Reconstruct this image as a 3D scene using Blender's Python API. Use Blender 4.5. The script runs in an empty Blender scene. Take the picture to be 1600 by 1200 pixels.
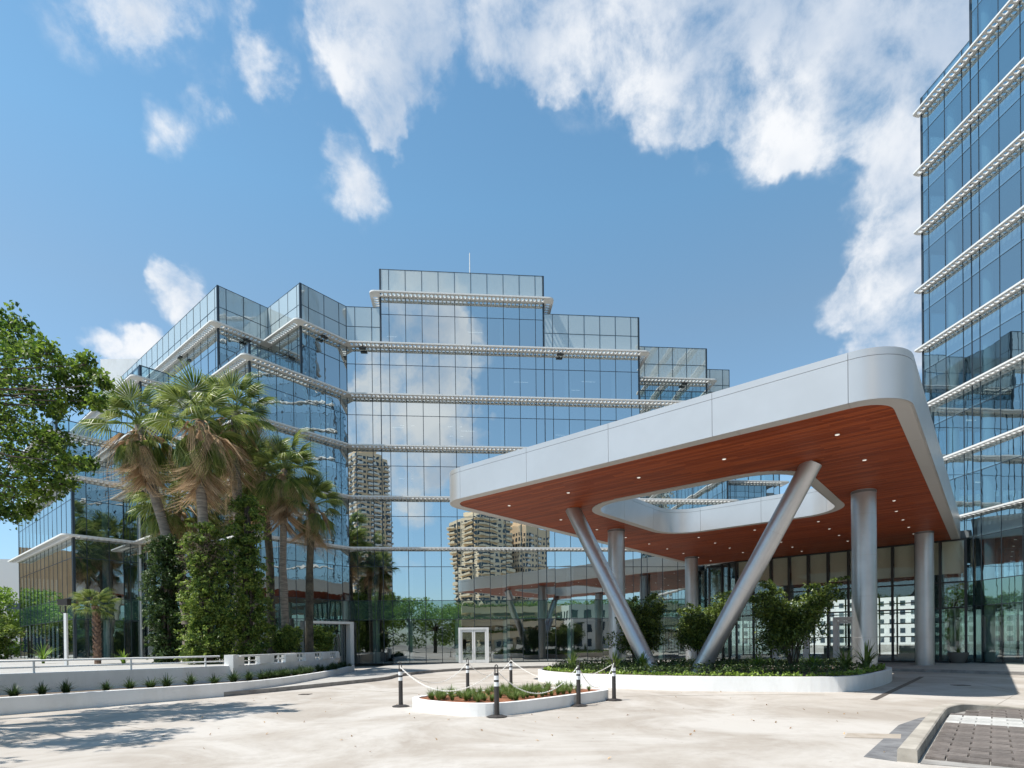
import bpy, bmesh, math, random
import numpy as np
from mathutils import Vector, Matrix, Quaternion
R = math.radians
random.seed(7); RNG = np.random.default_rng(7)
SC = bpy.context.scene
COL = SC.collection

# ------------------------------------------------------------------ camera
EYE = 1.65
F, YH, ROLL, PITCH = 894.3, 1011.5, -0.0113764, -0.0059213
cr, sr, cp, sp = math.cos(ROLL), math.sin(ROLL), math.cos(PITCH), math.sin(PITCH)
fwd = Vector((0, cp, sp)); up0 = Vector((0, -sp, cp)); rt0 = Vector((1, 0, 0))
rt = cr*rt0 + sr*up0; upv = -(sr*rt0 - cr*up0)
cam = bpy.data.cameras.new("camera"); CAM = bpy.data.objects.new("camera", cam); COL.objects.link(CAM)
M = Matrix((rt, upv, -fwd)).transposed().to_4x4(); M.translation = (0, 0, EYE); CAM.matrix_world = M
cam.sensor_width = 36; cam.lens = 36*F/1600; cam.shift_y = (YH-600)/1600
cam.clip_start = 0.1; cam.clip_end = 6000
SC.camera = CAM

# ------------------------------------------------------------------ sky, sun, exposure
SUNV = Vector((-0.467, -0.19, 1.0)).normalized()
sun_el = math.asin(SUNV.z); sun_az = math.atan2(SUNV.x, SUNV.y)
CLOUDS=[(-0.170,0.667,0.725,0.0423,1.00),(-0.128,0.683,0.719,0.0508,1.00),(-0.145,0.706,0.693,0.0404,1.00),(-0.162,0.726,0.669,0.0270,0.90),(-0.194,0.686,0.701,0.0288,0.54),(-0.102,0.663,0.742,0.0392,1.00),(-0.156,0.736,0.658,0.0196,1.00),(-0.209,0.662,0.720,0.0270,0.54),(-0.159,0.629,0.761,0.0574,1.00),(-0.227,0.739,0.634,0.0236,0.49),(-0.211,0.761,0.613,0.0340,0.40),(-0.196,0.775,0.601,0.0258,0.49),(-0.394,0.619,0.679,0.0310,0.40),(-0.368,0.628,0.686,0.0277,0.35),(-0.400,0.635,0.661,0.0200,0.35),(-0.277,0.666,0.692,0.0266,0.52),(-0.289,0.672,0.682,0.0178,0.49),(-0.269,0.694,0.668,0.0191,0.31),(-0.329,0.676,0.659,0.0221,0.35),(-0.393,0.684,0.614,0.0238,0.57),(-0.022,0.678,0.735,0.0344,0.90),(0.031,0.685,0.728,0.0404,1.00),(0.088,0.679,0.728,0.0497,1.00),(0.067,0.705,0.706,0.0241,0.80),(0.143,0.672,0.727,0.0569,1.00),(0.211,0.675,0.707,0.0761,1.00),(0.212,0.705,0.677,0.0453,1.00),(0.290,0.668,0.685,0.0843,1.00),(0.266,0.705,0.657,0.0372,0.90),(0.340,0.650,0.680,0.0898,1.00),(0.361,0.683,0.635,0.0427,1.00),(0.351,0.703,0.619,0.0286,1.00),(0.396,0.635,0.663,0.0888,1.00),(0.407,0.660,0.631,0.0394,0.90),(0.458,0.615,0.642,0.0736,1.00),(0.146,0.619,0.772,0.1211,1.00),(0.336,0.590,0.734,0.1358,1.00),(0.460,0.673,0.580,0.0369,0.90),(0.480,0.696,0.534,0.0444,1.00),(0.487,0.726,0.485,0.0416,1.00),(0.480,0.754,0.449,0.0332,0.90),(0.514,0.749,0.417,0.0478,1.00),(0.455,0.768,0.451,0.0297,1.00),(0.509,0.723,0.467,0.0478,1.00),(0.510,0.769,0.385,0.0381,0.90),(-0.437,0.764,0.474,0.0270,1.00),(-0.449,0.749,0.486,0.0148,0.80),(-0.425,0.781,0.458,0.0188,0.80),(-0.534,0.743,0.404,0.0149,0.72),(-0.513,0.763,0.394,0.0244,0.87),(-0.484,0.775,0.406,0.0215,0.87),(-0.578,0.741,0.342,0.0184,0.51),(-0.001,-0.873,0.487,0.0549,1.00),(0.043,-0.887,0.459,0.0488,1.00),(-0.014,-0.861,0.508,0.0451,1.00),(0.008,-0.927,0.375,0.0748,1.00),(-0.053,-0.934,0.354,0.0552,0.90),(0.053,-0.919,0.390,0.0378,0.90),(0.007,-0.953,0.302,0.0736,0.80),(0.059,-0.945,0.323,0.0396,0.80),(0.013,-0.904,0.426,0.0631,1.00),(0.047,-0.852,0.522,0.0268,0.80),(0.150,-0.843,0.516,0.0140,0.50),(-0.073,-0.942,0.326,0.0464,0.90),(0.008,-0.975,0.221,0.0225,0.60),(-0.005,-0.989,0.150,0.0230,0.45),(-0.085,-0.922,0.378,0.0266,0.70),(0.099,-0.941,0.323,0.0260,0.60),(-0.027,-0.845,0.534,0.0395,0.90),(0.130,-0.917,0.378,0.0098,0.30),(-0.440,0.600,0.670,0.0372,0.45),(-0.360,0.610,0.710,0.0372,0.42),(-0.300,0.630,0.715,0.0248,0.37),(-0.345,0.685,0.640,0.0223,0.42),(-0.255,0.700,0.665,0.0198,0.37)]

def build_world():
    w = bpy.data.worlds.new("World"); SC.world = w; w.use_nodes = True
    nt = w.node_tree; N = nt.nodes; L = nt.links; N.clear()
    out = N.new("ShaderNodeOutputWorld"); bg = N.new("ShaderNodeBackground")
    sky = N.new("ShaderNodeTexSky"); sky.sky_type = 'NISHITA'; sky.sun_disc = False
    sky.sun_elevation = sun_el; sky.sun_rotation = sun_az; sky.air_density = 1.0; sky.dust_density = 0.35; sky.ozone_density = 2.2
    tc = N.new("ShaderNodeTexCoord")
    def math_(op, a, b=None, clamp=False):
        m = N.new("ShaderNodeMath"); m.operation = op; m.use_clamp = clamp
        for i, v in enumerate((a, b)):
            if v is None: continue
            if isinstance(v, (int, float)): m.inputs[i].default_value = v
            else: L.new(v, m.inputs[i])
        return m.outputs[0]
    nrm = N.new("ShaderNodeVectorMath"); nrm.operation = 'NORMALIZE'; L.new(tc.outputs['Generated'], nrm.inputs[0])
    # warp the direction at two scales so that cloud edges billow
    def warp(src, scale, detail, amt):
        n1 = N.new("ShaderNodeTexNoise"); n1.inputs['Scale'].default_value = scale; n1.inputs['Detail'].default_value = detail; n1.inputs['Roughness'].default_value = .6; L.new(nrm.outputs[0], n1.inputs['Vector'])
        s1 = N.new("ShaderNodeVectorMath"); s1.operation = 'SUBTRACT'; L.new(n1.outputs['Color'], s1.inputs[0]); s1.inputs[1].default_value = (.5, .5, .5)
        s2 = N.new("ShaderNodeVectorMath"); s2.operation = 'SCALE'; L.new(s1.outputs[0], s2.inputs[0]); s2.inputs['Scale'].default_value = amt
        s3 = N.new("ShaderNodeVectorMath"); s3.operation = 'ADD'; L.new(src, s3.inputs[0]); L.new(s2.outputs[0], s3.inputs[1]); return s3.outputs[0]
    dw = N.new("ShaderNodeVectorMath"); dw.operation = 'NORMALIZE'; L.new(warp(nrm.outputs[0], 14, 4, .075), dw.inputs[0])
    acc = None
    for x, y, z, ang, st in CLOUDS:
        c = Vector((x, y, z)).normalized()
        d = N.new("ShaderNodeVectorMath"); d.operation = 'DOT_PRODUCT'; L.new(dw.outputs[0], d.inputs[0]); d.inputs[1].default_value = c
        k = 1/(1-math.cos(ang*1.5))
        m = N.new("ShaderNodeMath"); m.operation = 'MULTIPLY_ADD'; m.use_clamp = True; L.new(d.outputs['Value'], m.inputs[0]); m.inputs[1].default_value = k*st; m.inputs[2].default_value = st-k*st
        acc = m.outputs[0] if acc is None else math_('ADD', acc, m.outputs[0])
    acc = math_('MINIMUM', acc, 1.0)
    n2 = N.new("ShaderNodeTexNoise"); n2.inputs['Scale'].default_value = 13; n2.inputs['Detail'].default_value = 12; n2.inputs['Roughness'].default_value = .62; n2.inputs['Distortion'].default_value = .15
    L.new(nrm.outputs[0], n2.inputs['Vector'])
    n3 = N.new("ShaderNodeTexNoise"); n3.inputs['Scale'].default_value = 3.2; n3.inputs['Detail'].default_value = 5; n3.inputs['Roughness'].default_value = .55
    L.new(nrm.outputs[0], n3.inputs['Vector'])
    base = math_('MAXIMUM', math_('MULTIPLY', math_('SUBTRACT', n3.outputs['Fac'], 0.66), 3.0), 0.0)
    m_all = math_('MAXIMUM', acc, base)
    det = math_('MULTIPLY', math_('SUBTRACT', n2.outputs['Fac'], 0.50), 3.6)
    gate = math_('MULTIPLY', m_all, 2.2, True)
    dens = math_('ADD', m_all, math_('MULTIPLY', det, gate))
    mr = N.new("ShaderNodeMapRange"); mr.interpolation_type = 'SMOOTHSTEP'; L.new(dens, mr.inputs[0])
    mr.inputs[1].default_value = 0.02; mr.inputs[2].default_value = 1.45; mr.inputs[3].default_value = 0; mr.inputs[4].default_value = 0.96
    # cloud tone: sunlit white edges, greyer thick parts
    n4 = N.new("ShaderNodeTexNoise"); n4.inputs['Scale'].default_value = 6; n4.inputs['Detail'].default_value = 6; n4.inputs['Roughness'].default_value = .5
    L.new(nrm.outputs[0], n4.inputs['Vector'])
    tk = math_('MULTIPLY', math_('ADD', math_('MULTIPLY', math_('SUBTRACT', n4.outputs['Fac'], .5), 3.0), .45), acc)
    ramp = N.new("ShaderNodeMapRange"); L.new(tk, ramp.inputs[0]); ramp.inputs[1].default_value = 0.0; ramp.inputs[2].default_value = 1.0; ramp.interpolation_type = 'SMOOTHSTEP'
    cm = N.new("ShaderNodeMix"); cm.data_type = 'RGBA'; L.new(ramp.outputs[0], cm.inputs[0])
    cm.inputs[6].default_value = (7.0, 7.1, 7.25, 1); cm.inputs[7].default_value = (3.9, 4.6, 5.6, 1)
    tint = N.new("ShaderNodeMix"); tint.data_type = 'RGBA'; tint.blend_type = 'MULTIPLY'; tint.inputs[0].default_value = 1
    L.new(sky.outputs[0], tint.inputs[6])
    sx = N.new("ShaderNodeSeparateXYZ"); L.new(nrm.outputs[0], sx.inputs[0])
    hr = N.new("ShaderNodeValToRGB"); L.new(sx.outputs['Z'], hr.inputs[0]); el = hr.color_ramp.elements
    el[0].position = 0.0; el[0].color = (.36, .43, .52, 1); el[1].position = 0.85; el[1].color = (.48, .69, .68, 1)
    for pos, c in ((.25, (.58, .66, .63)), (.47, (.66, .71, .62)), (.60, (.60, .775, .71))):
        x = el.new(pos); x.color = (*c, 1)
    hv = N.new("ShaderNodeVectorMath"); hv.operation = 'SCALE'; hv.inputs['Scale'].default_value = 2.0; L.new(hr.outputs[0], hv.inputs[0])
    L.new(hv.outputs[0], tint.inputs[7])
    mix = N.new("ShaderNodeMix"); mix.data_type = 'RGBA'; L.new(mr.outputs[0], mix.inputs[0]); L.new(tint.outputs[2], mix.inputs[6]); L.new(cm.outputs[2], mix.inputs[7])
    L.new(mix.outputs[2], bg.inputs[0]); bg.inputs[1].default_value = 0.10
    L.new(bg.outputs[0], out.inputs[0])
    w.cycles.sampling_method = 'MANUAL'; w.cycles.sample_map_resolution = 512
build_world()
sun = bpy.data.lights.new("sun", 'SUN'); sun.energy = 4.8; sun.angle = R(0.53); sun.color = (1.0, 0.95, 0.87)
SUN = bpy.data.objects.new("sun", sun); COL.objects.link(SUN)
SUN.rotation_euler = SUNV.to_track_quat('Z', 'Y').to_euler()
SC.view_settings.view_transform = 'Standard'; SC.view_settings.look = 'None'
SC.view_settings.exposure = 0.5; SC.view_settings.gamma = 1; SC.view_settings.use_curve_mapping = False
SC.render.engine = 'CYCLES'
cy = SC.cycles; cy.max_bounces = 9; cy.diffuse_bounces = 4; cy.glossy_bounces = 5; cy.transmission_bounces = 4; cy.transparent_max_bounces = 12
cy.caustics_reflective = False; cy.caustics_refractive = False; cy.sample_clamp_indirect = 8; cy.use_denoising = True

# ------------------------------------------------------------------ material helpers
def pbr(name, col, rough=.6, metal=0, spec=.5, build=None):
    m = bpy.data.materials.new(name); m.use_nodes = True; nt = m.node_tree
    b = nt.nodes["Principled BSDF"]
    b.inputs['Base Color'].default_value = (*col, 1); b.inputs['Roughness'].default_value = rough; b.inputs['Metallic'].default_value = metal
    b.inputs['Specular IOR Level'].default_value = spec
    if build: build(nt, b)
    return m
def noise_col(nt, b, c0, c1, scale=4, detail=5, rough=.6, stretch=None, lo=.35, hi=.65, bump=0, bscale=None, coord='Object'):
    N, L = nt.nodes, nt.links
    tc = N.new("ShaderNodeTexCoord"); v = tc.outputs[coord]
    if coord == 'World':
        pass
    if stretch:
        mp = N.new("ShaderNodeMapping"); L.new(v, mp.inputs[0]); mp.inputs['Scale'].default_value = stretch[:3]
        if len(stretch) > 3: mp.inputs['Rotation'].default_value = (0, 0, stretch[3])
        v = mp.outputs[0]
    n = N.new("ShaderNodeTexNoise"); n.inputs['Scale'].default_value = scale; n.inputs['Detail'].default_value = detail; n.inputs['Roughness'].default_value = rough; L.new(v, n.inputs['Vector'])
    r = N.new("ShaderNodeMapRange"); r.inputs[1].default_value = lo; r.inputs[2].default_value = hi; L.new(n.outputs['Fac'], r.inputs[0])
    mx = N.new("ShaderNodeMix"); mx.data_type = 'RGBA'; L.new(r.outputs[0], mx.inputs[0]); mx.inputs[6].default_value = (*c0, 1); mx.inputs[7].default_value = (*c1, 1)
    L.new(mx.outputs[2], b.inputs['Base Color'])
    if bump:
        n2 = N.new("ShaderNodeTexNoise"); n2.inputs['Scale'].default_value = bscale or scale*6; n2.inputs['Detail'].default_value = 4; L.new(v, n2.inputs['Vector'])
        bp = N.new("ShaderNodeBump"); bp.inputs['Strength'].default_value = bump; bp.inputs['Distance'].default_value = .02; L.new(n2.outputs['Fac'], bp.inputs['Height']); L.new(bp.outputs[0], b.inputs['Normal'])
    return mx

def mat_concrete():
    def bld(nt, b):
        N, L = nt.nodes, nt.links
        mx = noise_col(nt, b, (.300, .262, .224), (.395, .357, .317), scale=.55, detail=9, rough=.66, stretch=(1.6, .55, 1, R(-40)), lo=.32, hi=.68)
        tc = N.new("ShaderNodeTexCoord")
        # pale worn tyre tracks and darker stains
        wv = N.new("ShaderNodeTexNoise"); wv.inputs['Scale'].default_value = .28; wv.inputs['Detail'].default_value = 7; wv.inputs['Roughness'].default_value = .7; wv.inputs['Distortion'].default_value = .8; L.new(tc.outputs['Object'], wv.inputs['Vector'])
        r = N.new("ShaderNodeMapRange"); r.inputs[1].default_value = .43; r.inputs[2].default_value = .60; r.inputs[4].default_value = .75; L.new(wv.outputs['Fac'], r.inputs[0])
        m2 = N.new("ShaderNodeMix"); m2.data_type = 'RGBA'; L.new(r.outputs[0], m2.inputs[0]); L.new(mx.outputs[2], m2.inputs[6]); m2.inputs[7].default_value = (.49, .462, .43, 1)
        sp_ = N.new("ShaderNodeTexNoise"); sp_.inputs['Scale'].default_value = 1.7; sp_.inputs['Detail'].default_value = 10; sp_.inputs['Roughness'].default_value = .75; L.new(tc.outputs['Object'], sp_.inputs['Vector'])
        r2 = N.new("ShaderNodeMapRange"); r2.inputs[1].default_value = .54; r2.inputs[2].default_value = .72; r2.inputs[4].default_value = .32; L.new(sp_.outputs['Fac'], r2.inputs[0])
        m3 = N.new("ShaderNodeMix"); m3.data_type = 'RGBA'; L.new(r2.outputs[0], m3.inputs[0]); L.new(m2.outputs[2], m3.inputs[6]); m3.inputs[7].default_value = (.20, .16, .13, 1)
        # tiny dark specks
        v = N.new("ShaderNodeTexVoronoi"); v.inputs['Scale'].default_value = 2.4; L.new(tc.outputs['Object'], v.inputs['Vector'])
        r3 = N.new("ShaderNodeMapRange"); r3.inputs[1].default_value = .035; r3.inputs[2].default_value = .06; r3.inputs[3].default_value = .7; r3.inputs[4].default_value = 0; L.new(v.outputs['Distance'], r3.inputs[0])
        m4 = N.new("ShaderNodeMix"); m4.data_type = 'RGBA'; L.new(r3.outputs[0], m4.inputs[0]); L.new(m3.outputs[2], m4.inputs[6]); m4.inputs[7].default_value = (.22, .17, .13, 1)
        L.new(m4.outputs[2], b.inputs['Base Color'])
        n2 = N.new("ShaderNodeTexNoise"); n2.inputs['Scale'].default_value = 60; n2.inputs['Detail'].default_value = 5; L.new(tc.outputs['Object'], n2.inputs['Vector'])
        bp = N.new("ShaderNodeBump"); bp.inputs['Strength'].default_value = .25; bp.inputs['Distance'].default_value = .01; L.new(n2.outputs['Fac'], bp.inputs['Height']); L.new(bp.outputs[0], b.inputs['Normal'])
    return pbr("concrete_drive", (.5, .47, .43), .75, build=bld)

def mat_glass(name, refl, tint, back=None, wav=.004, edge=.34, rough=0.0, wscale=.55, gcol=(.91, .975, .98)):
    """curtain-wall glass: a mirror coat over tinted clear glass, or over an opaque back-painted panel"""
    m = bpy.data.materials.new(name); m.use_nodes = True; nt = m.node_tree; N, L = nt.nodes, nt.links; N.clear()
    out = N.new("ShaderNodeOutputMaterial"); mix = N.new("ShaderNodeMixShader")
    gl = N.new("ShaderNodeBsdfGlossy"); gl.inputs['Color'].default_value = (*gcol, 1); gl.inputs['Roughness'].default_value = rough
    if back is None:
        bs = N.new("ShaderNodeBsdfTransparent"); bs.inputs['Color'].default_value = (*tint, 1)
    else:
        bs = N.new("ShaderNodeBsdfDiffuse"); bs.inputs['Color'].default_value = (*back, 1)
    lw = N.new("ShaderNodeLayerWeight"); lw.inputs['Blend'].default_value = .5
    pw = N.new("ShaderNodeMath"); pw.operation = 'POWER'; L.new(lw.outputs['Facing'], pw.inputs[0]); pw.inputs[1].default_value = 3
    ma = N.new("ShaderNodeMath"); ma.operation = 'MULTIPLY_ADD'; L.new(pw.outputs[0], ma.inputs[0]); ma.inputs[1].default_value = edge; ma.inputs[2].default_value = refl; ma.use_clamp = True
    geo = N.new("ShaderNodeNewGeometry")
    no = N.new("ShaderNodeTexNoise"); no.inputs['Scale'].default_value = wscale; no.inputs['Detail'].default_value = 2.5; L.new(geo.outputs['Position'], no.inputs['Vector'])
    bp = N.new("ShaderNodeBump"); bp.inputs['Strength'].default_value = 1; bp.inputs['Distance'].default_value = wav; L.new(no.outputs['Fac'], bp.inputs['Height']); L.new(bp.outputs[0], gl.inputs['Normal'])
    L.new(ma.outputs[0], mix.inputs[0]); L.new(bs.outputs[0], mix.inputs[1]); L.new(gl.outputs[0], mix.inputs[2]); L.new(mix.outputs[0], out.inputs[0])
    return m

def mat_leaf(name, c0, c1, scale=1.5, trans=.35, rough=.45):
    m = bpy.data.materials.new(name); m.use_nodes = True; nt = m.node_tree; N, L = nt.nodes, nt.links
    b = N["Principled BSDF"]; b.inputs['Roughness'].default_value = rough; b.inputs['Specular IOR Level'].default_value = .35
    geo = N.new("ShaderNodeNewGeometry")
    n = N.new("ShaderNodeTexNoise"); n.inputs['Scale'].default_value = scale; n.inputs['Detail'].default_value = 2; L.new(geo.outputs['Position'], n.inputs['Vector'])
    ad = N.new("ShaderNodeMath"); ad.operation = 'ADD'; L.new(n.outputs['Fac'], ad.inputs[0]); 
    sc = N.new("ShaderNodeMath"); sc.operation = 'MULTIPLY_ADD'; L.new(geo.outputs['Random Per Island'], sc.inputs[0]); sc.inputs[1].default_value = .7; sc.inputs[2].default_value = -.35
    L.new(sc.outputs[0], ad.inputs[1])
    r = N.new("ShaderNodeMapRange"); r.inputs[1].default_value = .25; r.inputs[2].default_value = .8; L.new(ad.outputs[0], r.inputs[0])
    mx = N.new("ShaderNodeMix"); mx.data_type = 'RGBA'; L.new(r.outputs[0], mx.inputs[0]); mx.inputs[6].default_value = (*c0, 1); mx.inputs[7].default_value = (*c1, 1)
    L.new(mx.outputs[2], b.inputs['Base Color'])
    tr = N.new("ShaderNodeBsdfTranslucent"); hs = N.new("ShaderNodeHueSaturation"); hs.inputs['Value'].default_value = 1.5; L.new(mx.outputs[2], hs.inputs['Color']); L.new(hs.outputs[0], tr.inputs[0])
    ms = N.new("ShaderNodeMixShader"); ms.inputs[0].default_value = trans; L.new(b.outputs[0], ms.inputs[1]); L.new(tr.outputs[0], ms.inputs[2]); L.new(ms.outputs[0], N["Material Output"].inputs[0])
    return m

MT = {}
MT['concrete'] = mat_concrete()
MT['ground'] = pbr("ground", (.2, .19, .17), .9, build=lambda nt, b: noise_col(nt, b, (.16, .15, .13), (.27, .25, .22), scale=.2))
MT['pavement'] = pbr("pavement", (.47, .45, .42), .75, build=lambda nt, b: noise_col(nt, b, (.33, .315, .295), (.42, .405, .38), scale=.8, detail=8, bump=.15))
MT['kerb'] = pbr("kerb_concrete", (.33, .30, .26), .85, build=lambda nt, b: noise_col(nt, b, (.25, .225, .19), (.42, .385, .335), scale=1.7, detail=9, bump=.35))
MT['kerb_grey'] = pbr("kerb_grey", (.25, .24, .23), .85, build=lambda nt, b: noise_col(nt, b, (.2, .19, .18), (.33, .315, .295), scale=2.5, detail=8, bump=.3))
MT['white'] = pbr("white_paint", (.8, .8, .79), .55, build=lambda nt, b: noise_col(nt, b, (.70, .69, .665), (.82, .82, .81), scale=1.1, detail=9, rough=.68, lo=.25, hi=.55, bump=.12, stretch=(1, 1, .45)))
MT['ledge'] = pbr("white_metal", (.76, .755, .73), .45, metal=0)
MT['mullion'] = pbr("dark_aluminium", (.04, .055, .07), .4, metal=.4)
MT['black'] = pbr("black_frame", (.012, .013, .014), .45)
MT['vision'] = mat_glass("vision_glass", .66, (.44, .58, .62), wav=.0025)
MT['spandrel'] = mat_glass("spandrel_glass", .67, None, back=(.03, .055, .07), wav=.0025)
MT['parapet'] = mat_glass("parapet_glass", .27, None, back=(.44, .51, .52), wav=.004)
MT['railing'] = mat_glass("railing_glass", .22, (.62, .78, .80), wav=.003)
MT['wvision'] = mat_glass("wavy_vision_glass", .62, (.30, .43, .47), wav=.0065, wscale=.7)
MT['wspandrel'] = mat_glass("wavy_spandrel_glass", .60, None, back=(.035, .06, .065), wav=.0065, wscale=.7)
MT['gvision'] = mat_glass("ground_vision_glass", .34, (.42, .56, .54), wav=.003, edge=.45)
MT['gspandrel'] = mat_glass("ground_spandrel_glass", .40, None, back=(.035, .075, .065), wav=.003, edge=.45, gcol=(.78, .95, .88))
MT['dvision'] = mat_glass("dark_vision_glass", .40, (.26, .38, .40), wav=.0065, wscale=.7, edge=.5)
MT['dspandrel'] = mat_glass("dark_spandrel_glass", .42, None, back=(.03, .05, .05), wav=.0065, wscale=.7, edge=.5)
MT['tvision'] = mat_glass("tower_vision_glass", .48, (.34, .50, .56), wav=.004, edge=.40, gcol=(.84, .95, .97))
MT['tspandrel'] = mat_glass("tower_spandrel_glass", .54, None, back=(.06, .10, .12), wav=.004, edge=.36, gcol=(.86, .96, .98))
MT['lobby'] = mat_glass("lobby_glass", .07, (.88, .92, .91), wav=.003, edge=.6)
MT['slab'] = pbr("plenum", (.30, .31, .31), .9)
MT['icol'] = pbr("interior_column", (.84, .86, .86), .7)
MT['core'] = pbr("interior_core", (.14, .16, .17), .9)
MT['shade'] = pbr("roller_shade", (.84, .77, .62), .9)
MT['silver'] = pbr("silver_panel", (.6, .6, .6), .30, metal=.5, build=lambda nt, b: noise_col(nt, b, (.555, .535, .515), (.585, .565, .545), scale=.7, detail=3))
MT['soffit_grey'] = pbr("soffit_border", (.46, .45, .44), .5, metal=.2)
MT['steel'] = pbr("column_steel", (.50, .505, .52), .36, metal=.75, build=lambda nt, b: noise_col(nt, b, (.47, .475, .49), (.53, .535, .55), scale=1.2, detail=4))
MT['dark_steel'] = pbr("joint_dark", (.2, .2, .21), .5, metal=.5)

def paver_col(nt, b, c0, c1):
    N, L = nt.nodes, nt.links
    mx = noise_col(nt, b, c0, c1, scale=9, detail=8, bump=.4)
    oi = N.new("ShaderNodeObjectInfo")
    ma = N.new("ShaderNodeMath"); ma.operation = "MULTIPLY_ADD"; L.new(oi.outputs["Random"], ma.inputs[0]); ma.inputs[1].default_value = .3; ma.inputs[2].default_value = .85
    hs = N.new("ShaderNodeHueSaturation"); L.new(mx.outputs[2], hs.inputs["Color"]); L.new(ma.outputs[0], hs.inputs["Value"]); L.new(hs.outputs[0], b.inputs["Base Color"])
def mat_wood():
    def bld(nt, b):
        N, L = nt.nodes, nt.links
        geo = N.new("ShaderNodeNewGeometry"); tc = N.new("ShaderNodeTexCoord")
        mp = N.new("ShaderNodeMapping"); L.new(tc.outputs['Object'], mp.inputs[0]); mp.inputs['Rotation'].default_value = (0, 0, R(45-4.858)); mp.inputs['Scale'].default_value = (.5, 14, 1)
        n = N.new("ShaderNodeTexNoise"); n.inputs['Scale'].default_value = 1.6; n.inputs['Detail'].default_value = 5; L.new(mp.outputs[0], n.inputs['Vector'])
        ad = N.new("ShaderNodeMath"); ad.operation = 'MULTIPLY_ADD'; L.new(n.outputs['Fac'], ad.inputs[0]); ad.inputs[1].default_value = .6; rs_ = N.new("ShaderNodeMath"); rs_.operation = 'MULTIPLY_ADD'; L.new(geo.outputs['Random Per Island'], rs_.inputs[0]); rs_.inputs[1].default_value = .5; rs_.inputs[2].default_value = .08; L.new(rs_.outputs[0], ad.inputs[2])
        r = N.new("ShaderNodeValToRGB"); L.new(ad.outputs[0], r.inputs[0])
        e = r.color_ramp.elements; e[0].position = .15; e[0].color = (.130, .022, .006, 1); e[1].position = 1.0; e[1].color = (.36, .080, .022, 1)
        x = r.color_ramp.elements.new(.6); x.color = (.225, .042, .011, 1)
        L.new(r.outputs[0], b.inputs['Base Color'])
    return pbr("red_timber", (.3, .08, .03), .5, spec=.18, build=bld)
MT['wood'] = mat_wood()
MT['soil'] = pbr("soil", (.06, .045, .035), .95, build=lambda nt, b: noise_col(nt, b, (.09, .07, .055), (.19, .15, .115), scale=6, detail=8, bump=.8))
MT['mulch'] = pbr("red_mulch", (.28, .1, .05), .95, build=lambda nt, b: noise_col(nt, b, (.16, .055, .03), (.42, .18, .09), scale=18, detail=8, bump=1))
MT['rubber'] = pbr("bollard_plastic", (.035, .03, .028), .55)
MT['refl'] = pbr("reflective_band", (.78, .79, .80), .35)
MT['chain'] = pbr("white_plastic", (.82, .80, .76), .45)
MT['leaf_tree'] = mat_leaf("tree_leaf", (.030, .075, .011), (.18, .265, .036), 1.1, .38)
MT['leaf_vine'] = mat_leaf("vine_leaf", (.045, .092, .015), (.25, .32, .065), 1.2, .35)
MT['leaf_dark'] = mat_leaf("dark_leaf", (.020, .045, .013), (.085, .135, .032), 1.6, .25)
MT['leaf_shrub'] = mat_leaf("shrub_leaf", (.030, .062, .014), (.19, .25, .05), 2.2, .3, .35)
MT['leaf_bright'] = mat_leaf("bright_leaf", (.09, .17, .02), (.22, .32, .05), 3, .4)
MT['grass'] = mat_leaf("blade", (.06, .11, .022), (.20, .27, .075), 4, .3)
MT['grass_dark'] = mat_leaf("dark_blade", (.022, .045, .014), (.075, .12, .035), 4, .25)
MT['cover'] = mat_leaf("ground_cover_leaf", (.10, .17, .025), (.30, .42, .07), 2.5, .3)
MT['frond'] = mat_leaf("palm_green", (.065, .115, .020), (.29, .335, .095), 1.0, .35, .38)
MT['dead'] = mat_leaf("palm_dead", (.25, .155, .085), (.60, .435, .27), 1.6, .25, .7)
MT['twig'] = pbr("dry_twig", (.16, .11, .085), .9)
MT['bark'] = pbr("bark", (.08, .065, .05), .9, build=lambda nt, b: noise_col(nt, b, (.045, .036, .028), (.12, .10, .078), scale=3, detail=8, stretch=(1, 1, 5), bump=.8))
MT['palm_bark'] = pbr("palm_bark", (.24, .2, .16), .9, build=lambda nt, b: noise_col(nt, b, (.13, .105, .085), (.33, .28, .225), scale=2, detail=8, stretch=(1, 1, 9), bump=.8))
MT['palm_bark_dark'] = pbr("mossy_bark", (.07, .06, .045), .9, build=lambda nt, b: noise_col(nt, b, (.035, .03, .022), (.13, .11, .075), scale=3, detail=8, bump=.8))
MT['boot'] = pbr("palm_boot", (.2, .12, .08), .9, build=lambda nt, b: noise_col(nt, b, (.10, .06, .045), (.30, .19, .13), scale=7, detail=6, bump=.5))
MT['paver'] = pbr("paver", (.22, .185, .17), .85, build=lambda nt, b: paver_col(nt, b, (.095, .08, .072), (.16, .138, .125)))
MT['paver_white'] = pbr("paver_white", (.6, .59, .56), .85, build=lambda nt, b: paver_col(nt, b, (.36, .355, .34), (.48, .475, .455)))
MT['gutter'] = pbr("gutter_asphalt", (.12, .125, .135), .85, build=lambda nt, b: noise_col(nt, b, (.105, .105, .11), (.20, .20, .205), scale=2.5, detail=8, bump=.6))
MT['metal_dark'] = pbr("dark_grate", (.10, .085, .075), .7, metal=.3)
MT['stain'] = pbr("rust_plate", (.38, .27, .17), .8, build=lambda nt, b: noise_col(nt, b, (.30, .255, .205), (.38, .33, .28), scale=5))
MT['pot'] = pbr("pot_stone", (.17, .165, .15), .8)
MT['tan'] = pbr("tan_render", (.80, .60, .40), .9)
MT['cream'] = pbr("cream_render", (.85, .70, .50), .9)
MT['condo_white'] = pbr("condo_white", (.74, .73, .70), .8)
MT['condo_glass'] = pbr("condo_window", (.05, .07, .09), .12)
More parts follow.
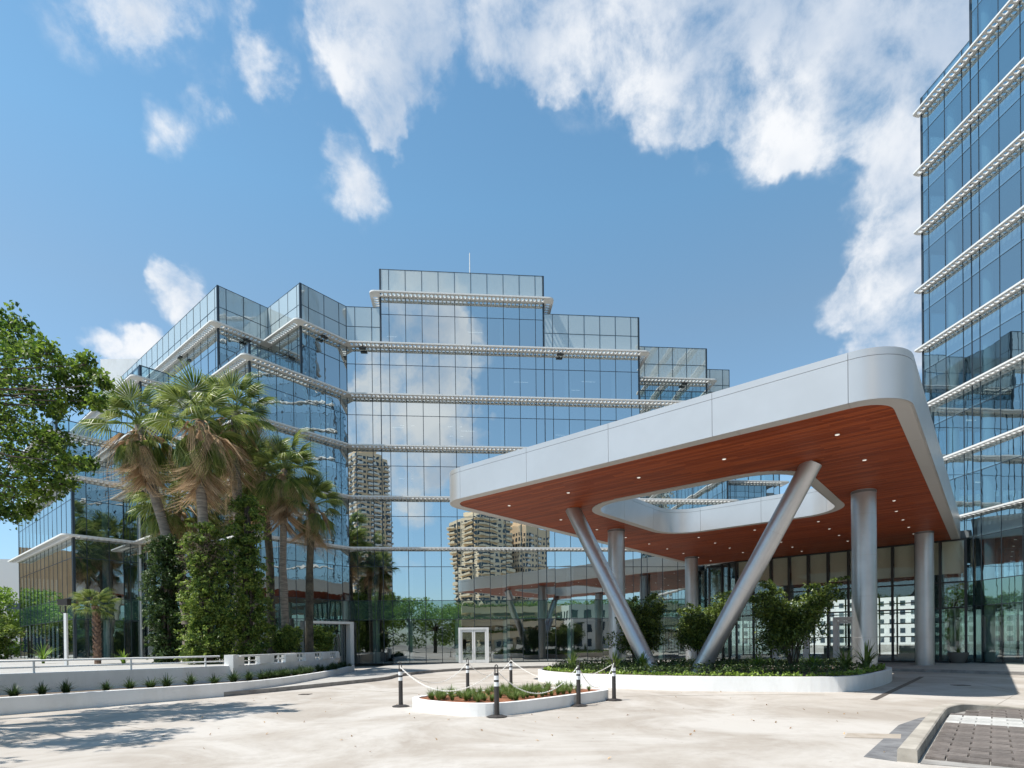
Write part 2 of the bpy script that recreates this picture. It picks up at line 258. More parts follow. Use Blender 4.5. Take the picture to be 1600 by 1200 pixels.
MT['brown'] = pbr("brown_render", (.37, .235, .135), .9, build=lambda nt, b: noise_col(nt, b, (.52, .34, .19), (.66, .44, .26), scale=.4, stretch=(3, 3, .3)))
MT['greywall'] = pbr("grey_render", (.42, .41, .41), .85)
MT['downlight'] = pbr("downlight", (.8, .8, .78), .4)
def _emit(nt, b): b.inputs['Emission Color'].default_value = (1, .95, .85, 1); b.inputs['Emission Strength'].default_value = .45
MT['lamp'] = pbr("lamp_on", (.9, .9, .88), .4, build=_emit)

# ------------------------------------------------------------------ mesh helpers
class MB:
    def __init__(s): s.v = []; s.f = []; s.mi = []; s.m = 0
    def add(s, vs, fs):
        o = len(s.v); s.v.extend([tuple(p) for p in vs])
        for f in fs: s.f.append(tuple(i+o for i in f)); s.mi.append(s.m)
    def quad(s, a, b, c, d): s.add((a, b, c, d), ((0, 1, 2, 3),))
    def box(s, c, X, Y, Z, hx, hy, hz):
        c = Vector(c); X = Vector(X)*hx; Y = Vector(Y)*hy; Z = Vector(Z)*hz
        vs = [c+a*X+b*Y+d*Z for d in (-1, 1) for b in (-1, 1) for a in (-1, 1)]
        s.add(vs, ((0, 2, 3, 1), (4, 5, 7, 6), (0, 1, 5, 4), (2, 6, 7, 3), (0, 4, 6, 2), (1, 3, 7, 5)))
    def abox(s, x0, x1, y0, y1, z0, z1):
        s.box(((x0+x1)/2, (y0+y1)/2, (z0+z1)/2), (1, 0, 0), (0, 1, 0), (0, 0, 1), (x1-x0)/2, (y1-y0)/2, (z1-z0)/2)
    def prism(s, pts, z0, z1, top=True, bottom=True, sides=True):
        n = len(pts)
        a = sum(pts[i][0]*pts[(i+1) % n][1]-pts[(i+1) % n][0]*pts[i][1] for i in range(n))
        if a < 0: pts = pts[::-1]
        vs = [(p[0], p[1], z0) for p in pts]+[(p[0], p[1], z1) for p in pts]
        fs = []
        if top: fs.append(tuple(range(n, 2*n)))
        if bottom: fs.append(tuple(range(n-1, -1, -1)))
        if sides: fs += [(i, (i+1) % n, n+(i+1) % n, n+i) for i in range(n)]
        s.add(vs, fs)
    def ring(s, outer, inner, z0, z1, cap=True):
        """wall between two closed outlines with the same number of points"""
        n = len(outer)
        vs = [(p[0], p[1], z) for z in (z0, z1) for p in outer]+[(p[0], p[1], z) for z in (z0, z1) for p in inner]
        fs = []
        for i in range(n):
            j = (i+1) % n
            fs += [(i, j, n+j, n+i), (2*n+j, 2*n+i, 3*n+i, 3*n+j), (n+i, n+j, 3*n+j, 3*n+i), (j, i, 2*n+i, 2*n+j)]
        s.add(vs, fs)
    def tube(s, pts, rad, n=8, caps=True):
        pts = [Vector(p) for p in pts]
        if isinstance(rad, (int, float)): rad = [rad]*len(pts)
        vs = []; fs = []; ref = None
        for i, p in enumerate(pts):
            t = (pts[min(i+1, len(pts)-1)]-pts[max(i-1, 0)]).normalized()
            if ref is None: ref = t.orthogonal().normalized()
            ref = (ref-t*ref.dot(t)).normalized(); b = t.cross(ref)
            for k in range(n):
                a = 2*math.pi*k/n; vs.append(p+(ref*math.cos(a)+b*math.sin(a))*rad[i])
        for i in range(len(pts)-1):
            for k in range(n):
                fs.append((i*n+k, i*n+(k+1) % n, (i+1)*n+(k+1) % n, (i+1)*n+k))
        if caps: fs += [tuple(range(n-1, -1, -1)), tuple(range((len(pts)-1)*n, len(pts)*n))]
        s.add(vs, fs)
    def lathe(s, c, prof, n=16):
        vs = []; fs = []; m = len(prof)
        for r, z in prof:
            for k in range(n):
                a = 2*math.pi*k/n; vs.append((c[0]+r*math.cos(a), c[1]+r*math.sin(a), c[2]+z))
        for i in range(m-1):
            for k in range(n): fs.append((i*n+k, i*n+(k+1) % n, (i+1)*n+(k+1) % n, (i+1)*n+k))
        fs += [tuple(range(n-1, -1, -1)), tuple(range((m-1)*n, m*n))]
        s.add(vs, fs)
    def mesh(s, name, mats, smooth=False):
        me = bpy.data.meshes.new(name); me.from_pydata(s.v, [], s.f)
        for m in (mats if isinstance(mats, (list, tuple)) else [mats]): me.materials.append(MT[m] if isinstance(m, str) else m)
        if isinstance(mats, (list, tuple)) and len(mats) > 1: me.polygons.foreach_set("material_index", s.mi)
        if smooth: me.polygons.foreach_set("use_smooth", [True]*len(me.polygons))
        me.update(); return me
def link(name, me, parent=None, kind=None, mw=None):
    o = bpy.data.objects.new(name, me); COL.objects.link(o)
    if mw is not None: o.matrix_world = mw
    if parent: o.parent = parent
    if kind: o['kind'] = kind
    return o
def obj(name, mb, mats, parent=None, kind=None, smooth=False, origin=None):
    if origin is not None:
        ox, oy, oz = origin; mb.v = [(x-ox, y-oy, z-oz) for x, y, z in mb.v]
    me = mb.mesh(name, mats, smooth)
    if smooth:
        try: me.set_sharp_from_angle(angle=R(40))
        except Exception: pass
    o = link(name, me, parent, kind)
    if origin is not None: o.location = origin
    return o
def tag(o, label, cat, group=None):
    o['label'] = label; o['category'] = cat
    if group: o['group'] = group
    return o
def thing(name, label, cat, group=None, loc=(0, 0, 0)):
    o = bpy.data.objects.new(name, None); COL.objects.link(o); o.location = loc; o.empty_display_size = .2
    return tag(o, label, cat, group)
def structure(o): o['kind'] = 'structure'; return o

def leaf_mesh(name, pts, size, mat, up=.35, aspect=.55, fold=.15, jitter=.35, rng=RNG):
    """many small folded rhombic leaves; pts (n,3)"""
    pts = np.asarray(pts, float); n = len(pts)
    d = rng.normal(size=(n, 3)); d[:, 2] -= .25; d /= np.linalg.norm(d, axis=1)[:, None]
    nn = rng.normal(size=(n, 3)); nn[:, 2] += up*4; nn -= d*(nn*d).sum(1)[:, None]; nn /= np.linalg.norm(nn, axis=1)[:, None]
    w = np.cross(nn, d); s = size*(1+jitter*rng.uniform(-1, 1, n))[:, None]
    a = pts-d*s*.5; b = pts+w*s*aspect*.5+nn*s*fold; c = pts+d*s*.5; e = pts-w*s*aspect*.5+nn*s*fold
    V = np.stack([a, b, c, e], 1).reshape(-1, 3)
    me = bpy.data.meshes.new(name); me.vertices.add(4*n); me.vertices.foreach_set("co", V.ravel())
    idx = np.arange(4*n, dtype=np.int32).reshape(n, 4)
    T = np.stack([idx[:, [0, 1, 2]], idx[:, [0, 2, 3]]], 1).reshape(-1, 3)
    me.loops.add(6*n); me.loops.foreach_set("vertex_index", T.ravel())
    me.polygons.add(2*n); me.polygons.foreach_set("loop_start", np.arange(0, 6*n, 3, dtype=np.int32)); me.polygons.foreach_set("loop_total", np.full(2*n, 3, dtype=np.int32))
    me.materials.append(MT[mat]); me.update(calc_edges=True); return me
def ball(n, c, r, rng=RNG, shell=.55):
    d = rng.normal(size=(n, 3)); d /= np.linalg.norm(d, axis=1)[:, None]
    q = shell+(1-shell)*rng.uniform(0, 1, n)**.6
    return np.asarray(c)+d*q[:, None]*np.asarray(r)

# ------------------------------------------------------------------ site grid: C/D along the main front, A/B turned by 45 degrees
TH = R(4.858)
cC = (math.cos(TH), math.sin(TH)); cD = (-math.sin(TH), math.cos(TH))
cA = (math.cos(TH-math.pi/4), math.sin(TH-math.pi/4)); cB = (math.cos(TH+math.pi/4), math.sin(TH+math.pi/4))
def UV(u, v): return (u*cC[0]+v*cD[0], u*cC[1]+v*cD[1])
def AB(a, b): return (a*cA[0]+b*cB[0], a*cA[1]+b*cB[1])
vC, vD, vA, vB = Vector((*cC, 0)), Vector((*cD, 0)), Vector((*cA, 0)), Vector((*cB, 0))
VZ = Vector((0, 0, 1))

def catmull(pts, k=6, closed=True):
    n = len(pts); out = []
    for i in range(n if closed else n-1):
        g = lambda j: Vector(pts[j % n]) if closed else Vector(pts[min(max(j, 0), n-1)])
        p0, p1, p2, p3 = g(i-1), g(i), g(i+1), g(i+2)
        for q in range(k):
            t = q/k
            p = .5*((2*p1)+(-p0+p2)*t+(2*p0-5*p1+4*p2-p3)*t*t+(-p0+3*p1-3*p2+p3)*t**3)
            out.append((p.x, p.y))
    if not closed: out.append(tuple(pts[-1]))
    return out
def offset_closed(pts, d):
    """move a closed outline inwards by d (either winding)"""
    n = len(pts); area = sum(pts[i][0]*pts[(i+1) % n][1]-pts[(i+1) % n][0]*pts[i][1] for i in range(n))
    sg = 1 if area > 0 else -1; out = []
    for i in range(n):
        a = Vector(pts[i])-Vector(pts[i-1]); b = Vector(pts[(i+1) % n])-Vector(pts[i]); a.normalize(); b.normalize()
        na = Vector((-a.y, a.x))*sg; nb = Vector((-b.y, b.x))*sg; m = (na+nb)
        k = max(.35, (1+na.dot(nb))); p = Vector(pts[i])+m*d/k; out.append((p.x, p.y))
    return out
def in_poly(p, poly):
    x, y = p[0], p[1]; c = False; n = len(poly)
    for i in range(n):
        x0, y0 = poly[i]; x1, y1 = poly[i-1]
        if (y0 > y) != (y1 > y) and x < (x1-x0)*(y-y0)/(y1-y0)+x0: c = not c
    return c

# ------------------------------------------------------------------ curtain wall
class Facade:
    """collects the panes, mullions, ledges of one building"""
    def __init__(s, root): s.root = root; s.panes = []; s.mull = MB(); s.icol = MB(); s.ledges = {}; s.shade = []
    def wall(s, p0, p1, rows, edge=.62, step=1.3, icols=None, wavy=False, jit=.0018):
        p0 = Vector((*p0, 0)); p1 = Vector((*p1, 0)); L = (p1-p0).length; t = (p1-p0)/L; n = Vector((t.y, -t.x, 0))
        k = max(0, round((L-2*edge)/step))
        if k: e = (L-k*step)/2; xs = [0, e]+[e+step*(i+1) for i in range(k)]+[L]
        else: xs = [0, L]
        if xs[1]-xs[0] < .25: xs = [0]+xs[2:]
        if xs[-1]-xs[-2] < .25: xs = xs[:-2]+[xs[-1]]
        zt = {}
        for z0, z1, ty in rows:
            for a, b in zip(xs, xs[1:]):
                s.panes.append((p0+t*((a+b)/2)+VZ*((z0+z1)/2), b-a-.05, z1-z0-.045, ('w'+ty if wavy and ty in ('vision', 'spandrel') else ty), t, n, jit))
        zs = sorted({z for r in rows for z in r[:2]})
        # continuous runs of rows
        runs = []; cur = None
        for z0, z1, ty in sorted(rows):
            if cur and abs(cur[1]-z0) < .25: cur[1] = z1
            else:
                cur = [z0, z1]; runs.append(cur)
        for z0, z1 in runs:
            for i, x in enumerate(xs):
                q = random.uniform(-.004, .004); wdt = .028 if 0 < i < len(xs)-1 else .045
                s.mull.box(p0+t*x-n*.05+VZ*((z0+z1)/2), t, n, VZ, wdt*.72, .065+q*.5, (z1-z0)/2+.012+q)
        for z in zs:
            q = random.uniform(-.003, .003)
            s.mull.box(p0+t*(L/2)-n*.052+VZ*(z+q*.3), t, n, VZ, L/2+q, .06, .022+q*.3)
        if icols:
            z0, z1, every, first = icols
            for i in range(first, len(xs)-1, every):
                c = p0+t*xs[i]-n*.48
                s.icol.lathe((c.x, c.y, z0), [(.29, 0), (.29, z1-z0)], 10)
    def ledge(s, pts, z, p=.75, th=.09, cell=.325, tip=0):
        mb = s.ledges.setdefault(round(z, 2), MB()); n_ = len(pts); P = [Vector((*q, 0)) for q in pts]
        T = [(P[i+1]-P[i]).normalized() for i in range(n_-1)]; Nn = [Vector((t.y, -t.x, 0)) for t in T]
        z0, z1 = z-th/2, z+th/2; zl0, zl1 = z-th*.6, z+th*.6
        tri = []
        for i in range(n_-1):
            L = (P[i+1]-P[i]).length; t, n = T[i], Nn[i]; s0, s1 = 0.0, L; o0, o1 = 0.0, L
            if i > 0:
                cr_ = T[i-1].x*t.y-T[i-1].y*t.x; hf = math.tan(math.acos(max(-1, min(1, T[i-1].dot(t))))/2)
                if cr_ < 0: o0 = p*hf; s0 = o0         # concave: strips meet, trim
            if i < n_-2:
                cr_ = t.x*T[i+1].y-t.y*T[i+1].x; hf = math.tan(math.acos(max(-1, min(1, t.dot(T[i+1]))))/2)
                if cr_ < 0: o1 = L-p*hf; s1 = o1
            A0 = P[i]+n*.03
            pt = lambda a, b, zz: A0+t*a+n*(b-.03)+VZ*zz
            if s0 > 0: tri.append(((pt(0, .0, 0)), pt(s0, 0, 0), pt(o0, p, 0)))
            if s1 < L: tri.append((pt(s1, 0, 0), pt(L, 0, 0), pt(o1, p, 0)))
            k = max(1, round((s1-s0)/cell)); c = (s1-s0)/k
            h = [(-.10, -.16), (0, -.19), (.10, -.16), (.12, 0), (.10, .16), (0, .19), (-.10, .16), (-.12, 0)]
            for q in range(k):
                cx = s0+c*(q+.5); cyy = .48*p; hx = c/2; hs_ = p/.75
                outer = [(-hx, -cyy), (0, -cyy), (hx, -cyy), (hx, 0), (hx, p-.04-cyy), (0, p-.04-cyy), (-hx, p-.04-cyy), (-hx, 0)]
                vs = [pt(cx+a, cyy+b, zz) for zz in (z0, z1) for a, b in outer]+[pt(cx+a, cyy+b*hs_, zz) for zz in (z0, z1) for a, b in h]
                fs = []
                for j in range(8):
                    m = (j+1) % 8
                    fs += [(m, j, 16+j, 16+m), (8+j, 8+m, 24+m, 24+j), (16+m, 16+j, 24+j, 24+m)]
                mb.add(vs, fs)
            # outer lip and inner flange
            mb.box(pt((s0+s1)/2, p-.02, z+(zl0+zl1)/2-z), t, n, VZ, (s1-s0)/2+.001, .022, (zl1-zl0)/2)
            # convex corner: rounded tip
            if i < n_-2 and (t.x*T[i+1].y-t.y*T[i+1].x) > 0:
                t2, n2 = T[i+1], Nn[i+1]; r = p*.55; c0 = P[i+1]
                ang = math.acos(max(-1, min(1, t.dot(t2))))
                ext = p*math.tan(ang/2)
                poly = [c0, c0+n*p, c0+n*p+t*(ext-r)]
                cen = c0+n*(p-r)+t*(ext-r) if abs(ang-math.pi/2) < .02 else None
                if cen is not None:
                    for q in range(1, 6):
                        a = ang*q/6; poly.append(cen+(n*math.cos(a)+t*math.sin(a))*r)
                    poly += [c0+n2*p-t2*(ext-r), c0+n2*p]
                else: poly = [c0, c0+n*p, c0+n2*p]
                mb.prism([(q.x, q.y) for q in poly], zl0+.004, zl1-.003)
        if tip:
            t, n = T[0], Nn[0]
            mb.prism([(v_.x, v_.y) for v_ in [P[0]+t*.02]+[P[0]+n*(p*math.cos(q*math.pi/12))-t*(tip*math.sin(q*math.pi/12)) for q in range(7)]], zl0+.004, zl1-.003)
        for a, b, c in tri: mb.prism([(q.x, q.y) for q in (a, b, c)], z0-.006, z1+.005)
    def finish(s, limit=300):
        # biggest panes in the picture become parts of their own
        def big(pn):
            c, w, h, ty, t, n, j = pn
            v = c-Vector((0, 0, EYE)); d = v.dot(fwd)
            if d < 2: return 0
            x = 800+F*v.dot(rt)/d; y = YH-F*v.dot(upv)/d
            if x < -10 or x > 1610 or y < -20 or y > 1210: return 0
            return w*h*abs(n.dot(v.normalized()))/(d*d)*(1 if n.dot(v) < 0 else 0)
        order = sorted(s.panes, key=big, reverse=True); cache = {}; rest = {}
        for i, pn in enumerate(order):
            c, w, h, ty, t, n, j = pn
            rx, rz = random.gauss(0, j), random.gauss(0, j)
            rot = Matrix((t, -n, VZ)).transposed() @ Matrix.Rotation(rx, 3, 'X') @ Matrix.Rotation(rz, 3, 'Z')
            if i < limit and big(pn) > 0:
                key = (round(w, 2), round(h, 2), ty)
                if key not in cache:
                    mb = MB(); hw, hh = w/2, h/2
                    mb.add([(-hw, 0, -hh), (hw, 0, -hh), (hw, 0, hh), (-hw, 0, hh), (-hw, .03, -hh), (hw, .03, -hh), (hw, .03, hh), (-hw, .03, hh)],
                           [(0, 1, 2, 3), (0, 4, 5, 1), (1, 5, 6, 2), (2, 6, 7, 3), (3, 7, 4, 0)])
                    cache[key] = mb.mesh("glass_pane", ty)
                nm = {'parapet': 'parapet_pane', 'railing': 'railing_pane', 'spandrel': 'spandrel_pane', 'wspandrel': 'spandrel_pane', 'gspandrel': 'spandrel_pane', 'dspandrel': 'spandrel_pane', 'tspandrel': 'spandrel_pane'}.get(ty, 'glass_pane')
                m4 = rot.to_4x4(); m4.translation = c
                link(nm, cache[key], s.root, mw=m4)
            else:
                mb = rest.setdefault(ty, MB()); X = rot @ Vector((w/2, 0, 0)); Z = rot @ Vector((0, 0, h/2))
                mb.quad(c-X-Z, c+X-Z, c+X+Z, c-X+Z)
        if rest:
            tot = MB(); mats = list(rest)
            for k, ty in enumerate(mats):
                tot.m = k; tot.add(rest[ty].v, rest[ty].f)
            obj("glass_panes", tot, mats, s.root, 'stuff') if len(mats) > 1 else obj("glass_panes", tot, mats[0], s.root, 'stuff')
        obj("mullion_grid", s.mull, 'mullion', s.root, 'stuff')
        if s.icol.v: obj("interior_columns", s.icol, 'icol', s.root, 'stuff', smooth=True)
        for z, mb in s.ledges.items(): obj("sunshade_ledge", mb, 'ledge', s.root)

def storey_rows(z_from, z_top, ground=True):
    """rows of glass from z_from up to the ledge at z_top (ledges at 9.3 + 4k)"""
    r = []
    if ground: r += [(.22, 3.68, 'gvision'), (3.68, 5.2, 'gspandrel'), (5.2, 7.9, 'vision'), (7.9, 9.3, 'spandrel')]
    z = 9.3
    while z < z_top-.1:
        if z >= z_from-.1: r += [(z, z+2.6, 'vision'), (z+2.6, z+4, 'spandrel')]
        z += 4
    return r

# ------------------------------------------------------------------ ground
g = MB(); g.abox(-900, 900, -900, 900, -.3, -.03); structure(obj("ground", g, 'ground'))
g = MB(); g.quad((-70, -60, 0), (70, -60, 0), (70, 75, 0), (-70, 75, 0)); structure(obj("driveway", g, 'concrete'))

KERB = catmull([(-12.2, 15.6), (-9.15, 20.1), (-7.4, 24.0), (-6.15, 27.2), (-6.05, 29.6), (-5.4, 32.6), (-3.9, 35.6), (-1.7, 37.5), (2.6, 38.7), (7.5, 37.9), (14.0, 34.6), (19.2, 30.6), (20.9, 28.7), (22.8, 25.4), (26.5, 20.0), (40, 2)], 5, closed=False)
g = MB(); g.prism([(p[0], p[1]) for p in KERB[1:]]+[(60, 2), (60, 70), (-9.3, 70), (-9.3, 20.6)], -.02, .15)
structure(obj("pavement", g, 'pavement'))
kb = MB()
for a, b in zip(KERB[4:], KERB[5:]):
    t = (Vector(b)-Vector(a)); n = Vector((t.y, -t.x)).normalized()*.10; n = n if True else n
    a_, b_ = Vector(a), Vector(b)
    if (a_+n-Vector((0, 10))).length > (a_-n-Vector((0, 10))).length: pass
    vs = []
    for z in (-.01, .153):
        for q in (a_-n*.2, b_-n*.2, b_+n, a_+n): vs.append((q.x, q.y, z))
    kb.add(vs, ((0, 1, 2, 3), (7, 6, 5, 4), (0, 4, 5, 1), (1, 5, 6, 2), (2, 6, 7, 3), (3, 7, 4, 0)))
structure(obj("pavement_kerb", kb, 'kerb_grey'))
TERR = [(-17.69, 11.76), (-15.19, 15.27), (-11.40, 19.66), (-10.56, 21.53), (-10.32, 25), (-10.42, 33.9), (-13.3, 44.6), (-14, 60), (-90, 60), (-90, 11.7)]
g = MB(); g.prism(TERR, -.02, .88); structure(obj("terrace", g, 'pavement'))
# concrete joints, drains, gutter and plates
jt = MB()
def strip(mb, a, b, w, z, h=.003):
    a = Vector((*a, 0)); b = Vector((*b, 0)); t = (b-a).normalized(); n = Vector((-t.y, t.x, 0))
    mb.box((a+b)/2+VZ*(z), t, n, VZ, (b-a).length/2, w/2, h)
for a, b in (((-10.9, 14.0), (-7.0, 11.3)), ((-8.2, 23.0), (-3.2, 19.4)), ((15.5, 17.5), (17.6, 22.0)), ((15.5, 17.5), (11.5, 13.7)), ((-2, 22.5), (1.3, 25.5)), ((3.4, 17.6), (9.6, 17.6))):
    strip(jt, a, b, .008, .004)
structure(obj("concrete_joint", jt, 'kerb'))
g = MB(); strip(g, AB(-2.55, 18.4), AB(-2.45, 30.8), .16, .006, .004)
tag(obj("trench_drain", g, 'metal_dark'), "long narrow dark trench drain crossing the shaded concrete beside the large planter", "drain")
for nm, c, sx, lb in (("drain_cover", (15.9, 20.3), .45, "small dark drain cover in the canopy shadow on the right"), ("drain_cover", (-7.1, 19.6), .36, "small dark drain cover on the sunny concrete near the left kerb")):
    g = MB(); g.box((c[0], c[1], .006), (1, 0, 0), (0, 1, 0), VZ, sx/2, .2, .005)
    for k in range(5): g.box((c[0]-sx/2+sx*(k+.5)/5, c[1], .012), (1, 0, 0), (0, 1, 0), VZ, sx/14, .17, .003)
    tag(obj(nm, g, 'metal_dark'), lb, "drain cover")
g = MB(); q = [AB(-1.95, 11.0), AB(-1.2, 11.4), AB(-1.25, 11.95), AB(-2.0, 11.55)]; g.prism(q, .002, .008); tag(obj("patch_plate", g, 'stain'), "flat tan rusty plate in the concrete left of the gutter", "plate")
g = MB(); g.prism([AB(-1.42, 9.35), AB(-1.02, 9.25), AB(-1.0, 14.8), AB(-1.05, 15.1), AB(-1.22, 14.6), AB(-1.42, 13.2)], .001, .007); structure(obj("gutter", g, 'gutter'))

# right-hand kerb stone and the paved apron behind it
kp = [AB(-.9, 9.28), AB(-.9, 12.2), AB(-.9, 14.6), AB(-.86, 15.6), AB(-.68, 16.4), AB(-.3, 17.1), AB(.4, 17.6), AB(1.5, 17.95), AB(3.2, 18.2)]
kp = [kp[0]]+catmull(kp[1:], 5, closed=False); km = MB(); nk = len(kp); secs = []
for i, p in enumerate(kp):
    t = (Vector(kp[min(i+1, nk-1)])-Vector(kp[max(i-1, 0)])).normalized(); n = Vector((-t.y, t.x))
    h = .185 if i < nk*.45 else max(.03, .185*(1-(i-nk*.45)/(nk*.40)))
    secs.append([(p[0]+n.x*d, p[1]+n.y*d, z) for d, z in ((.125, -.01), (.115, h-.02), (.095, h), (-.085, h), (-.105, h-.02), (-.11, -.01))])
vs = [q for s_ in secs for q in s_]; fs = []
for i in range(nk-1):
    for k in range(5): fs.append((i*6+k, i*6+k+1, (i+1)*6+k+1, (i+1)*6+k))
fs += [tuple(range(5, -1, -1)), tuple(range((nk-1)*6, nk*6))]
km.add(vs, fs); structure(obj("kerb_stone", km, 'kerb'))
apr = [AB(-.76, 9.25), AB(-.76, 15.6), AB(-.55, 16.35), AB(-.2, 16.95), AB(.45, 17.45), AB(1.5, 17.8), AB(5, 18.1), AB(6, 10.2), AB(2, 9.75)]
g = MB(); g.prism(apr, -.01, .012); APRON = structure(obj("paved_apron", g, 'kerb_grey'))
pm = {}
for r_ in range(30):
    for c_ in range(-2, 15):
        sa, sb = .46, .295; a0 = -.74+c_*sa+(.23 if r_ % 2 else 0); b0 = 9.3+r_*sb; a1 = a0+sa; b1 = b0+sb
        if a1 < -.7: continue
        a0 = max(a0, -.745)
        if a1-a0 < .06: continue
        ok = all(in_poly(AB(a, b), apr) for a in (a0+.02, a1-.02) for b in (b0+.02, b1-.02))
        if not ok: continue
        white = 13.7 < (b0+b1)/2 < 15.3
        key = (round(a1-a0, 3), white, random.randrange(3))
        if key not in pm:
            mb = MB(); w, d = (a1-a0)/2-.005, sb/2-.006; j = [random.uniform(-.004, .003) for _ in range(4)]
            bot = [(-w, -d, 0), (w, -d, 0), (w, d, 0), (-w, d, 0)]; top = [(-w+.008, -d+.008, .05+j[0]), (w-.008, -d+.008, .05+j[1]), (w-.008, d-.008, .05+j[2]), (-w+.008, d-.008, .05+j[3])]
            mb.add(bot+top, ((4, 5, 6, 7), (0, 1, 5, 4), (1, 2, 6, 5), (2, 3, 7, 6), (3, 0, 4, 7))); pm[key] = mb.mesh("paver", 'paver_white' if white else 'paver')
        c = AB((a0+a1)/2, (b0+b1)/2)
        m4 = Matrix((vA, vB, VZ)).transposed().to_4x4(); m4.translation = (c[0], c[1], .004+random.uniform(-.002, .002))
        link("paver", pm[key], APRON, mw=m4)

# ------------------------------------------------------------------ office building: sawtooth west wing and stepped main front
OFF = thing("office_building", "blue glass office building with stepped roofline, sawtooth left wing and white perforated ledges", "building")
fo = Facade(OFF)
AX = [-47.9, -43.7, -38.95]; BX = [10.6, 14.75, 18.6, 22.45]
I_uv = (-8.9, 46.2); PI_ = UV(*I_uv)
Q2 = AB(-38.95, 18.6); T0 = AB(-43.7, 18.6); S0 = AB(-43.7, 14.75); U0 = AB(-47.9, 14.75); R0 = AB(-47.9, 10.6); L0 = AB(-65.5, 10.6)
Q1 = U0; QI = AB(-47.9, 18.6); P1 = AB(-43.77, 18.6); PIn = AB(-43.77, 22.45); P2 = AB(-38.95, 22.45)
K1 = AB(-52, 10.6); KI = AB(-52, 14.75)
low = storey_rows(0, 13.3); lowd = [(a_, b_, t_ if t_[0] == 'g' else 'd'+t_) for a_, b_, t_ in low]
def upper(a, b): return storey_rows(a, b, False)
def para(z): return [(z, z+1.55, 'parapet'), (z+1.55, z+3.1, 'parapet')]
def rail(z): return [(z+.06, z+1.15, 'railing')]
# tier up to 13.3
for p, q in ((L0, R0), (R0, U0), (U0, S0), (S0, T0), (T0, Q2)):
    fo.wall(p, q, lowd, edge=.55, wavy=True, jit=.002, icols=(.2, 12.8, 3, 2) if q in (U0, T0) else None)
fo.wall(Q2, PI_, lowd+upper(13.3, 21.3), edge=.55, wavy=True, jit=.002, icols=(.2, 20.8, 3, 1))
# tier 13.3-17.3
fo.wall(AB(-65.5, 10.6), K1, upper(13.3, 17.3), wavy=True); fo.wall(K1, KI, upper(13.3, 17.3), wavy=True); fo.wall(KI, Q1, upper(13.3, 17.3), wavy=True)
for p, q in ((Q1, S0), (S0, T0), (T0, Q2)): fo.wall(p, q, upper(13.3, 17.3), edge=.55, wavy=True, jit=.0035)
fo.wall(K1, R0, rail(13.3)); fo.wall(R0, U0, rail(13.3))
# tier 17.3-21.3
fo.wall(AB(-65.5, 14.75), Q1, upper(17.3, 21.3), wavy=True); fo.wall(Q1, QI, upper(17.3, 21.3), wavy=True); fo.wall(QI, Q2, upper(17.3, 21.3), wavy=True)
fo.wall(AB(-65.5, 10.6), K1, rail(17.3)); fo.wall(K1, KI, rail(17.3)); fo.wall(Q1, S0, rail(17.3)); fo.wall(S0, T0, rail(17.3))
# tier 21.3-25.3 with tall parapet
for p, q in ((AB(-65.5, 18.6), P1), (P1, PIn), (PIn, P2), (P2, PI_)):
    fo.wall(p, q, upper(21.3, 25.3)+para(25.3), edge=.55, wavy=True, jit=.0035)
fo.wall(AB(-65.5, 14.75), Q1, rail(21.3)); fo.wall(Q1, QI, rail(21.3)); fo.wall(QI, Q2, rail(21.3)); fo.wall(Q2, P2, rail(21.3))
# main front
fo.wall(PI_, UV(-6.27, 46.2), low+upper(13.3, 25.3)+para(25.3), edge=.68, icols=(.2, 24.8, 3, 2))
fo.wall(UV(-6.27, 46.2), UV(6.83, 46.2), low+upper(13.3, 29.3)+[(29.3, 31.45, 'parapet')], edge=.66, icols=(.2, 28.8, 3, 2))
fo.wall(UV(6.83, 46.2), UV(14.72, 46.2), low+upper(13.3, 25.3)+para(25.3), edge=.65, icols=(.2, 24.8, 3, 2))
fo.wall(UV(14.72, 46.2), UV(22.2, 46.2), low+upper(13.3, 21.3)+rail(21.3), edge=.3, icols=(.2, 20.8, 3, 2))
fo.wall(UV(-6.27, 58), UV(-6.27, 46.2), [(28.4, 31.45, 'parapet'), (25.3, 28.4, 'spandrel')])
fo.wall(UV(6.83, 46.2), UV(6.83, 58), [(28.4, 31.45, 'parapet'), (25.3, 28.4, 'spandrel')])
fo.wall(UV(14.72, 46.2), UV(14.72, 50.7), upper(21.3, 25.3)+para(25.3))
fo.wall(UV(14.72, 50.7), UV(22.45, 50.7), upper(21.3, 25.3)+para(25.3), edge=1.7)
fo.wall(UV(22.45, 50.7), UV(22.45, 54.5), upper(9.3, 25.3)+para(25.3))
fo.wall(UV(22.45, 54.5), UV(26.4, 54.5), upper(9.3, 25.3)+para(25.3), edge=.8)
fo.wall(UV(26.4, 54.5), UV(31.5, 54.5), low+upper(13.3, 17.3)+rail(17.3), edge=.7)
fo.wall(UV(22.2, 46.2), UV(22.2, 54.5), low+upper(13.3, 21.3)+rail(21.3))
